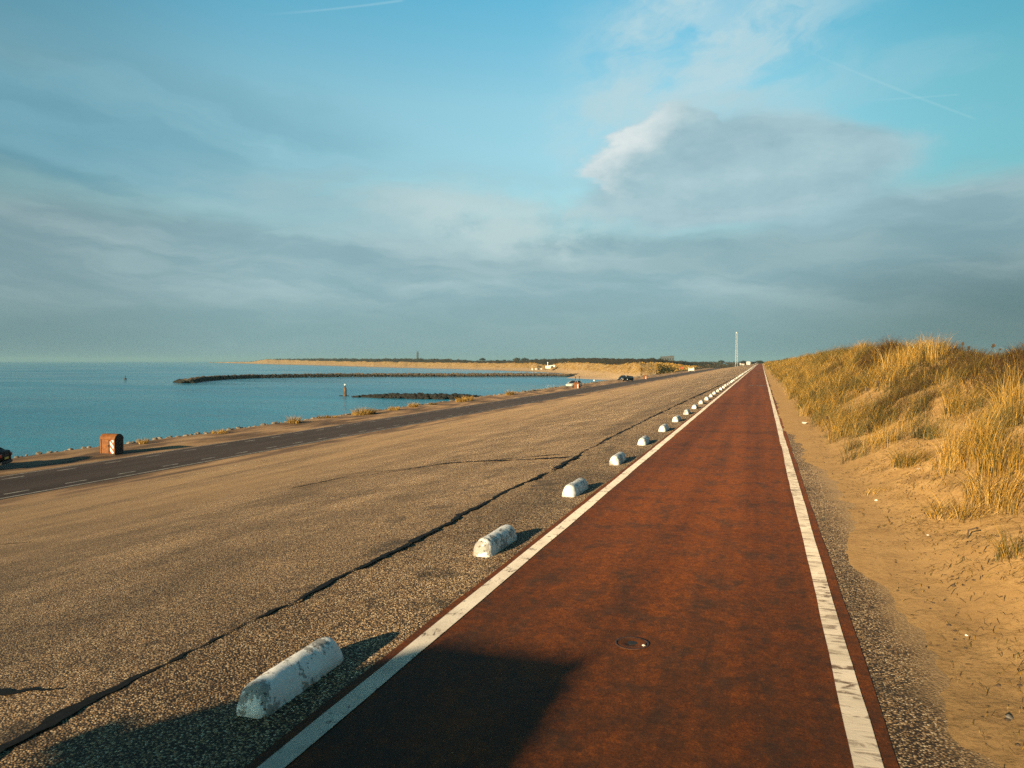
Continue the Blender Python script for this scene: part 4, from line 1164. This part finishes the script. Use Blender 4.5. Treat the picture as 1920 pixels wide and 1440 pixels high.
def house(label, u, v, d, w, h, dp, wall, roof, rz=18., rh=.45, cat='house', nwin=2, name='house', flat=False):
    p = at_d(u, v, d); t_ = empty(name, (p.x, p.y, p.z-.6), R(rz), label=label, cat=cat)
    b = MB(); b.box((0, 0, (h+.6)/2), (w, dp, h+.6)); b.build('wall', wall, t_)
    hh = h+.6
    if flat:
        b = MB(); b.prism([(-w/2-.2, hh), (w/2+.2, hh), (w/2+.2, hh+rh), (-w/2-.2, hh+rh*.4)], -dp/2-.2, dp/2+.2); b.build('roof', roof, t_)
    else:
        b = MB(); b.prism([(-dp/2-.3, hh-.05), (dp/2+.3, hh-.05), (0, hh+rh*dp)], -w/2-.2, w/2+.2, 'x'); b.build('roof', roof, t_)
    for k in range(nwin):
        x = (k+.5)/nwin*w-w/2
        b = MB(); b.box((x, -dp/2-.02, hh*.55), (w/nwin*.45, .06, hh*.32)); b.build('window', M_glass, t_)
    return t_
house('white beach pavilion with a flat roof on the sand below the far dunes', 1028, 689.3, 640, 4.2, 1.3, 4, M_white, M_cream, 10, .35, 'pavilion', 3, 'beach_pavilion', True)
house('small white hut beside the beach pavilion, right of it', 1036, 687, 645, 4.0, .9, 3, M_cream, M_white, 10, .2, 'hut', 1, 'beach_hut', True)
p = at_d(1027, 689, 642); b = MB(); b.tube((0, 0, 0), (0, 0, 4.6), .22, .2, 8); b.box((0, 0, 4.4), (.7, .3, .6), .05)
tag(b.build('flag_pole', M_white, loc=(p.x, p.y, p.z-.3)), 'white pole standing up behind the beach pavilion', 'pole')
for k, (u, mt, nm) in enumerate(((998, M_cream, 'cream'), (1005, M_white, 'white'), (1010, M_carblue, 'blue'), (1015, M_white, 'white'))):
    house(f'tiny {nm} beach cabin on the sand, '+('farthest left of the row', 'second from the left', 'third from the left', 'farthest right of the row')[k], u, 692.3, 690, .9, .6, 1.2, mt, mt, 10, .3, 'beach cabin', 1, 'beach_cabin').__setitem__('group', 'row of beach cabins left of the pavilion')
house('large grey building with a sloping flat roof rising behind the scrub', 1251, 677.5, 1500, 24, 8.2, 14, M_grey, M_grey, 18, 3.0, 'building', 5, 'grey_hall', True)
house('small white house among trees left of the end of the path', 1403, 683.0, 900, 3.4, 1.9, 4, M_white, M_cream, 18, .30, nwin=2)
house('low white house left of the other white house near the path end', 1393, 684.0, 900, 2.4, 1.2, 3, M_white, M_tile, 18, .30, nwin=1)
house('tiny white hut farthest left of the houses near the path end', 1388, 683.6, 850, 1.2, 1.0, 2, M_white, M_white, 18, .3, nwin=1)
house('white house with brown roof nearest the end of the red path', 1417, 682.4, 950, 2.3, 1.2, 4, M_white, M_tile, 18, .30, nwin=1)

# ================================================================== far scrub and trees
def leafmass(pts, size, mixw, m_each):
    n = len(pts); m = n*m_each
    c = np.repeat(pts, m_each, 0); sz = np.repeat(size, m_each)[:, None]
    dirs = rng.normal(size=(m, 3)); dirs /= np.linalg.norm(dirs, axis=1)[:, None]
    q = c+dirs*sz*(rng.random((m, 1))**.4)*np.array([1, 1, .75])
    a = rng.normal(size=(m, 3)); a /= np.linalg.norm(a, axis=1)[:, None]
    bb = np.cross(a, rng.normal(size=(m, 3))); bb /= np.linalg.norm(bb, axis=1)[:, None]
    s = sz*.30*(.6+.8*rng.random((m, 1)))
    V = np.stack([q-a*s, q+bb*s*.6, q+a*s, q-bb*s*.6], 1).reshape(-1, 3)
    return V, np.arange(m*4).reshape(m, 4), np.repeat(tones(m, mixw), 4, 0)
TONES.update({'lf1': (.030, .034, .016), 'lf2': (.060, .052, .026), 'lf3': (.085, .055, .030), 'lf4': (.018, .022, .012)})
pts = []; sz = []
for _ in range(5200):           # scrub on top of the coast dunes
    j = rng.integers(0, n_us := len(us)); u = us[j]
    t = rng.random()
    a, c_ = coast[6, j], coast[8, j]
    p = a+(c_-a)*t; dist = d2[j]
    if dist > 2600 and rng.random() < .5: continue
    s = (.5+.9*rng.random())*np.clip(dist/620, .55, 3.0)
    if t < .35 and fbm(u*.12, 0., 131) > .5: continue
    pts.append(p+np.array([0, 0, s*.15])); sz.append(s)
V1 = leafmass(np.array(pts), np.array(sz), {'lf1': 4, 'lf2': 3, 'lf3': 2, 'lf4': 2}, 9)
pts = []; sz = []
for _ in range(3000):           # heath and wood beyond the end of the dike
    y = 640+1500*rng.random()**1.5; x = -90-.15*y+rng.random()*(150+.28*y)
    if -30 < x-(-.02*(y-640)) < -2 and y < 820: continue
    z = float(zland(np.array(x), np.array(y))); s = (1.0+1.3*rng.random())*np.clip(y/800, .8, 2)
    pts.append((x, y, z+s*.4)); sz.append(s)
for _ in range(1500):           # scrub between the road and the coast
    y = 400+520*rng.random(); x = -44-rng.random()*70
    if upix(x, y) < 1302: continue
    s = .4+.75*rng.random(); pts.append((x, y, -4.0+s*.3)); sz.append(s)
V2 = leafmass(np.array(pts), np.array(sz), {'lf1': 3, 'lf2': 3, 'lf3': 4, 'lf4': 2}, 9)
tag(mesh('scrub', np.concatenate([V1[0], V2[0]]), np.concatenate([V1[1], V2[1]+len(V1[0])]), M_scrub, cols=np.concatenate([V1[2], V2[2]])),
    'dark wintry scrub covering the far dunes and the heath', 'scrub', kind='stuff')
# marram on the far dune face
pts = []; sz = []
for _ in range(15000):
    j = rng.integers(0, len(us)); u = us[j]
    if rng.random() < .35: j = rng.integers(len(us)-58, len(us)); u = us[j]
    if u < 960: continue
    if u < 1170 and rng.random() < .55: continue
    k = rng.integers(2, 6); t = rng.random()
    if k == 2 and rng.random() < .5: continue
    a, c_ = coast[k, j], coast[k+1, j]; p = a+(c_-a)*t
    if fbm(u*.10, k*2.+t*2, 141) < .42 and u < 1230: continue
    s = (.28+.5*rng.random())*np.clip(d2[j]/420, .8, 1.8)
    pts.append(p+np.array([0, 0, s*.3])); sz.append(s)
V3 = leafmass(np.array(pts), np.array(sz), {'gold': 5, 'straw': 3, 'olive': 2.2, 'brown': 1}, 7)
tag(mesh('coast_grass', V3[0], V3[1], M_scrub, cols=V3[2]), 'golden grass tufts dotting the far sand dunes', 'grass', kind='stuff')
def tree(label, u, v, d, w, h, nm='tree', group='trees on the skyline'):
    p = at_d(u, v, d); t_ = empty(nm, (p.x, p.y, p.z-1.0), label=label, cat='tree', group=group)
    b = MB(); b.tube((0, 0, -2), (0, 0, h*.55), w*.05, w*.03, 6)
    for k in range(5):
        a = k*1.3; b.tube((0, 0, h*.35), (math.cos(a)*w*.3, math.sin(a)*w*.3, h*.75), w*.022, w*.01, 5)
    b.build('trunk', M_twig, t_)
    k = 46; q = np.stack([(rng.random(k)-.5)*w*.8, (rng.random(k)-.5)*w*.8, h*(.42+.5*rng.random(k))], 1)
    r = np.hypot(q[:, 0], q[:, 1])/(w*.5); q[:, 2] = h*.38+(q[:, 2]-h*.38)*np.sqrt(np.clip(1-r**2, .05, 1))
    V, Fq, Cq = leafmass(q, np.full(k, w*.15)*(.6+.8*rng.random(k)), {'lf1': 4, 'lf2': 2, 'lf4': 3}, 26)
    mesh('crown', V, Fq, M_scrub, t_, cols=Cq)
tree('round dark tree standing alone on the skyline right of the lighthouse', 905, 676.5, 1500, 11, 6.5)
tree('small dark tree just right of the lone round tree on the skyline', 933, 677, 1500, 7, 3.6)
tree('low dark tree second right of the lone round tree on the skyline', 946, 677, 1500, 7, 4.2)
tree('wide pale tree clump left of the scrub covered hill', 969, 676.5, 1800, 19, 7.0)
tree('flat topped tree clump touching the scrub covered hill', 985, 676, 1700, 15, 6.6)
tree('dark bushy tree left of the large grey building', 1222, 676.5, 1100, 12, 5.0)
tree('dark tree in front of the large grey building', 1236, 678, 1050, 11, 4.6)
tree('pale dome shaped tree left of the lattice mast', 1352, 680, 1500, 12, 5.5)
tree('dark tree right of the lattice mast', 1394, 681, 1100, 9, 4.5)
tree('dark tree over the end of the red path', 1424, 681, 1100, 12, 4.5)
tree('dark tree behind the left end of the dune grass', 1460, 680.5, 1000, 12, 4.8)
tree('broad dark tree behind the dune grass, farthest right on the skyline', 1478, 679.5, 1000, 15, 5.6)

#@@SKY
# ================================================================== sky, sun, camera
SUN_EL, SUN_AZ = R(13.5), R(197.0)
STR = .1
w = bpy.data.worlds.new('World'); scene.world = w; w.use_nodes = True
nt = NT(w.node_tree); nt.n.clear()
wo = nt.new('ShaderNodeOutputWorld'); bg = nt.new('ShaderNodeBackground'); nt.l.new(bg.outputs[0], wo.inputs[0])
bg.inputs[1].default_value = STR
sky = nt.new('ShaderNodeTexSky', sky_type='NISHITA', sun_disc=False)
sky.sun_elevation = SUN_EL; sky.sun_rotation = SUN_AZ
sky.air_density = 1.0; sky.dust_density = .8; sky.ozone_density = 1.2
D = nt.new('ShaderNodeTexCoord').outputs['Generated']
dx_, dy_, dz_ = nt.sep(D)
az = nt.m('ARCTAN2', dx_, dy_); el = nt.m('ARCSINE', dz_)
def ae(u, v):
    r = ray(u, v).normalized(); return math.atan2(r.x, r.y), math.asin(r.z)
K = 1/(2**EXPO*STR)
def sc_(r, g, b): return tuple(x*K for x in srgb(r, g, b))
P2 = nt.comb(az, el, 0.)
wn = nt.new('ShaderNodeTexNoise'); nt.put(wn.inputs['Vector'], nt.comb(nt.m('MULTIPLY', az, 1.), nt.m('MULTIPLY', el, 2.2), 0.)); wn.inputs['Scale'].default_value = 7.; wn.inputs['Detail'].default_value = 5.; wn.inputs['Roughness'].default_value = .55
wr, wg, wb_ = nt.sep(wn.outputs['Color'])
azw = nt.m('ADD', az, nt.m('MULTIPLY', nt.m('SUBTRACT', wr, .5), .13)); elw = nt.m('ADD', el, nt.m('MULTIPLY', nt.m('SUBTRACT', wg, .5), .065))
st1 = nt.noise(nt.comb(nt.m('MULTIPLY', azw, 2.2), nt.m('MULTIPLY', elw, 13.), 0.), 1.6, 5, .55)
st2 = nt.noise(nt.comb(nt.m('MULTIPLY', azw, 1.6), nt.m('ADD', nt.m('MULTIPLY', elw, 15.), nt.m('MULTIPLY', az, 3.)), 3.7), 1.3, 5, .6)
fl = nt.noise(nt.comb(nt.m('MULTIPLY', az, 1.), nt.m('MULTIPLY', el, 1.6), 2.), 11., 6, .6)
def ell(u, v, ru, rv, rot=0., soft=1., warp=True):
    """1 at the centre of a patch of sky, 0 beyond its rim"""
    a0, e0 = ae(u, v); a1, e1 = ae(u+ru, v); a2, e2 = ae(u, v-rv)
    ra, re = abs(a1-a0), abs(e2-e0)
    da = nt.m('SUBTRACT', azw if warp else az, a0); de = nt.m('SUBTRACT', elw if warp else el, e0)
    c, s_ = math.cos(rot), math.sin(rot)
    p_ = nt.m('ADD', nt.m('MULTIPLY', da, c/ra), nt.m('MULTIPLY', de, s_/ra))
    q_ = nt.m('ADD', nt.m('MULTIPLY', da, -s_/re), nt.m('MULTIPLY', de, c/re))
    r_ = nt.m('SQRT', nt.m('ADD', nt.m('MULTIPLY', p_, p_), nt.m('MULTIPLY', q_, q_)))
    return nt.rng(r_, 1.0+.35*soft, 1.0-.65*soft)
def band(v): return ae(960, v)[1]
#@@CLOUDS
el_t = [(band(v), c) for v, c in ((677, (.60, .72, .66)), (400, (.73, .90, .80)), (300, (.86, 1.07, .93)), (200, (.92, 1.20, 1.02)), (5, (.58, 1.24, 1.16)))]
emax = 1.2
stops = [(e/emax, tuple(x*.75 for x in c)) for e, c in el_t]+[(.62/emax, (.22, .47, .46)), (1., (.17, .34, .35))]
tint = nt.ramp(nt.m('DIVIDE', el, emax), stops)
tint = nt.mix(1., tint, (2**(.8-EXPO),)*3, 'MULTIPLY')
base = nt.mix(1., sky.outputs[0], tint, 'MULTIPLY')
a_l, a_m, a_r = ae(0, 300)[0], ae(900, 300)[0], ae(1920, 300)[0]
sidek = nt.m('MULTIPLY', nt.rng(az, a_r-.42, a_r+.03, 1.333, .90, 'SMOOTHSTEP'), nt.rng(az, a_l+.30, a_l-.02, 1., .78))
base = nt.mix(1., base, nt.comb(nt.m('MULTIPLY', sidek, nt.rng(az, a_r-.4, a_r, 1., .70)), sidek, sidek), 'MULTIPLY')
front = nt.rng(nt.m('ABSOLUTE', nt.m('ADD', az, .314)), 2.6, 1.6)
cur = base
def layer(mask, col, k=1.):
    global cur
    cur = nt.mix(nt.m('MULTIPLY', nt.m('MULTIPLY', mask, k), front, clamp=True), cur, col)
# thin veil high up and wisps
nv = nt.new('ShaderNodeTexNoise'); nt.put(nv.inputs['Vector'], nt.comb(nt.m('ADD', nt.m('MULTIPLY', azw, .8), nt.m('MULTIPLY', elw, .9)), nt.m('SUBTRACT', nt.m('MULTIPLY', elw, 2.4), nt.m('MULTIPLY', azw, 1.2)), 1.3))
nv.inputs['Scale'].default_value = 7.5; nv.inputs['Detail'].default_value = 6.; nv.inputs['Roughness'].default_value = .6
wis = nv.outputs[0]
layer(nt.m('MULTIPLY', ell(1330, 90, 330, 250, .5), nt.rng(wis, .30, .60)), sc_(182, 214, 223), .85)
layer(nt.m('MULTIPLY', ell(1240, 130, 230, 120, .5), nt.rng(fl, .40, .60)), sc_(190, 218, 226), .6)
layer(nt.m('MULTIPLY', ell(1180, 175, 190, 60, .35), nt.rng(fl, .40, .66)), sc_(178, 212, 220), .65)
layer(nt.m('MULTIPLY', ell(1560, 165, 330, 50, .1), nt.rng(wis, .42, .68)), sc_(150, 200, 216), .45)
# left streaks
layer(nt.m('MULTIPLY', ell(60, 190, 620, 150, -.06), nt.rng(st2, .30, .60)), sc_(100, 158, 178), .62)
layer(nt.m('MULTIPLY', ell(330, 250, 460, 120, -.10), nt.rng(st1, .36, .62)), sc_(128, 180, 197), .45)
layer(nt.m('MULTIPLY', ell(-20, 292, 330, 26, -.13), nt.rng(st2, .15, .45)), sc_(92, 146, 164), .62)
layer(nt.m('MULTIPLY', ell(330, 335, 420, 40, -.10), nt.rng(st2, .30, .55)), sc_(120, 172, 190), .45)
# middle veil merging into the bright patch
layer(nt.m('MULTIPLY', ell(740, 390, 520, 85, -.02), nt.rng(st1, .30, .60)), sc_(158, 192, 200), .85)
# low stratus
top = nt.m('ADD', nt.rng(az, a_l, a_m, band(415), band(440)), nt.rng(az, a_r-.36, a_r, 0., band(372)-band(440)))
hl = nt.m('SUBTRACT', nt.m('ADD', el, nt.m('ADD', nt.m('MULTIPLY', nt.m('SUBTRACT', st1, .5), .050), nt.m('MULTIPLY', nt.m('SUBTRACT', fl, .5), .03))), top)
low = nt.rng(hl, .018, -.020)
tone = nt.m('ADD', nt.m('MULTIPLY', st1, .62), nt.m('MULTIPLY', st2, .38))
strat = nt.ramp(tone, [(.34, sc_(132, 168, 178)), (.46, sc_(143, 177, 186)), (.58, sc_(168, 196, 202))])
hz = nt.rng(el, band(520), band(640))
strat = nt.mix(nt.m('MULTIPLY', hz, .85), strat, sc_(128, 163, 169))
k_r = nt.m('SUBTRACT', 1., nt.m('MULTIPLY', nt.rng(az, a_r-.40, a_r+.02, 0., 1.), nt.rng(el, band(600), band(400), .46, .04))); k_l = nt.rng(az, a_l+.34, a_l-.02, 1., .76)
kk_ = nt.m('MULTIPLY', k_r, k_l)
strat = nt.mix(1., strat, nt.comb(kk_, kk_, kk_), 'MULTIPLY')
layer(low, strat, .97)
layer(nt.m('MULTIPLY', ell(820, 500, 420, 36, -.03), nt.rng(st1, .3, .6)), sc_(120, 156, 167), .22)
layer(nt.m('MULTIPLY', ell(280, 485, 90, 16, -.03, 1.), nt.rng(fl, .35, .6)), sc_(158, 186, 190), .55)
layer(nt.m('MULTIPLY', ell(960, 405, 300, 62, -.04), nt.rng(fl, .34, .62)), sc_(190, 213, 215), .85)
layer(nt.m('MULTIPLY', ell(1010, 455, 190, 40, -.15), nt.rng(fl, .42, .62)), sc_(186, 209, 211), .70)
layer(nt.m('MULTIPLY', ell(1400, 480, 330, 45, .06), nt.rng(st1, .32, .60)), sc_(150, 181, 187), .75)
layer(nt.m('MULTIPLY', ell(1420, 395, 330, 52, .02), nt.rng(st1, .28, .56)), sc_(156, 190, 200), .85)
layer(nt.m('MULTIPLY', ell(1790, 440, 260, 42, .16), nt.rng(st2, .30, .56)), sc_(122, 158, 168), .45)
# the cumulus head with its sunlit left edge
rag = nt.m('MULTIPLY', nt.m('SUBTRACT', fl, .5), .9)
b1 = ell(1252, 290, 142, 92, .06, .36); b2 = ell(1420, 305, 370, 105, -.05, .8); b3 = ell(1330, 365, 260, 70, -.06, .7)
body = nt.m('MAXIMUM', b1, nt.m('MAXIMUM', nt.m('MULTIPLY', b2, .86), nt.m('MULTIPLY', b3, .9)))
body = nt.rng(nt.m('ADD', body, nt.m('MULTIPLY', rag, nt.m('SUBTRACT', 1.2, body))), .10, .80)
shade = nt.ramp(nt.m('ADD', nt.m('MULTIPLY', fl, .5), nt.m('MULTIPLY', st1, .5)), [(.36, sc_(148, 182, 193)), (.60, sc_(176, 204, 211))])
layer(body, shade, .92)
inner = ell(1272, 318, 152, 104, .15, .75)
ca0, ce0 = ae(1250, 290); cra = abs(ae(1392, 290)[0]-ca0); cre = abs(ae(1250, 194)[1]-ce0)
gx = nt.m('DIVIDE', nt.m('SUBTRACT', azw, ca0), cra); gy = nt.m('DIVIDE', nt.m('SUBTRACT', elw, ce0), cre)
gd = nt.m('ADD', nt.m('ADD', nt.m('MULTIPLY', gx, -.80), nt.m('MULTIPLY', gy, .45)), nt.m('MULTIPLY', nt.m('SUBTRACT', fl, .5), 1.1))
rim = nt.m('MULTIPLY', nt.rng(gd, .02, .88), nt.m('MULTIPLY', body, nt.rng(b1, .0, .35)))
layer(rim, sc_(224, 233, 233), .95)
layer(nt.m('MULTIPLY', ell(1330, 205, 150, 26, .12, 1.), nt.rng(fl, .36, .6)), sc_(180, 208, 214), .6)
# aircraft trails
def trail(u0, v0, u1, v1, wd, k, fade):
    a0, e0 = ae(u0, v0); a1, e1 = ae(u1, v1); L = math.hypot(a1-a0, e1-e0); tx, ty = (a1-a0)/L, (e1-e0)/L
    da = nt.m('SUBTRACT', az, a0); de = nt.m('SUBTRACT', el, e0)
    t = nt.m('ADD', nt.m('MULTIPLY', da, tx), nt.m('MULTIPLY', de, ty))
    q = nt.m('ABSOLUTE', nt.m('SUBTRACT', nt.m('MULTIPLY', da, ty), nt.m('MULTIPLY', de, tx)))
    q = nt.m('ADD', q, nt.m('MULTIPLY', nt.m('SUBTRACT', fl, .5), .0016))
    m_ = nt.m('MULTIPLY', nt.rng(q, wd, wd*.15), nt.m('MULTIPLY', nt.rng(t, 0., L*fade), nt.rng(t, L*1.01, L*.96)))
    layer(m_, sc_(205, 232, 238), k)
trail(470, 29, 760, 0, .0019, .17, .6)
trail(1470, 76, 1832, 224, .0022, .11, .5)
trail(1600, 190, 1800, 177, .0016, .10, .6)
#@@CLOUDEND
g = cur
nt.put(bg.inputs[0], g)

sun = bpy.data.lights.new('sun', 'SUN'); sun.energy = 5.0; sun.angle = R(.9); sun.color = (1.0, .74, .43)
so = bpy.data.objects.new('sun', sun); COL.objects.link(so)
sd = Vector((-math.sin(SUN_AZ)*math.cos(SUN_EL), -math.cos(SUN_AZ)*math.cos(SUN_EL), -math.sin(SUN_EL)))
so.rotation_euler = sd.to_track_quat('-Z', 'Y').to_euler()
so.location = (-20, -40, 30)
# the air between here and the far coast
hm = bpy.data.materials.new('sea_air'); hm.use_nodes = True; hm.node_tree.nodes.clear()
ho = hm.node_tree.nodes.new('ShaderNodeOutputMaterial'); hv = hm.node_tree.nodes.new('ShaderNodeVolumePrincipled')
hv.inputs['Color'].default_value = (.30, .54, .66, 1); hv.inputs['Density'].default_value = 9e-5
hm.node_tree.links.new(hv.outputs[0], ho.inputs['Volume'])
hz_ = MB(); hz_.box((0, 4750, 24), (25000, 16500, 72)); tag(hz_.build('haze', hm), 'thin sea haze over the whole bay', 'haze', kind='stuff')

cam = bpy.data.cameras.new('camera'); cam.sensor_width = 36; cam.lens = 27; cam.clip_end = 60000; cam.clip_start = .05
cam.dof.use_dof = True; cam.dof.focus_distance = 11.0; cam.dof.aperture_fstop = 4.0
co = bpy.data.objects.new('camera', cam); COL.objects.link(co)
co.location = CAM; co.rotation_euler = (R(90)-PITCH, 0, YAW)
scene.camera = co
scene.render.engine = 'CYCLES'
scene.view_settings.view_transform = 'Standard'; scene.view_settings.look = 'None'
scene.view_settings.exposure = EXPO; scene.view_settings.gamma = 1.0
scene.cycles.use_denoising = False
scene.cycles.max_bounces = 6; scene.cycles.diffuse_bounces = 3; scene.cycles.transparent_max_bounces = 8
#@@END
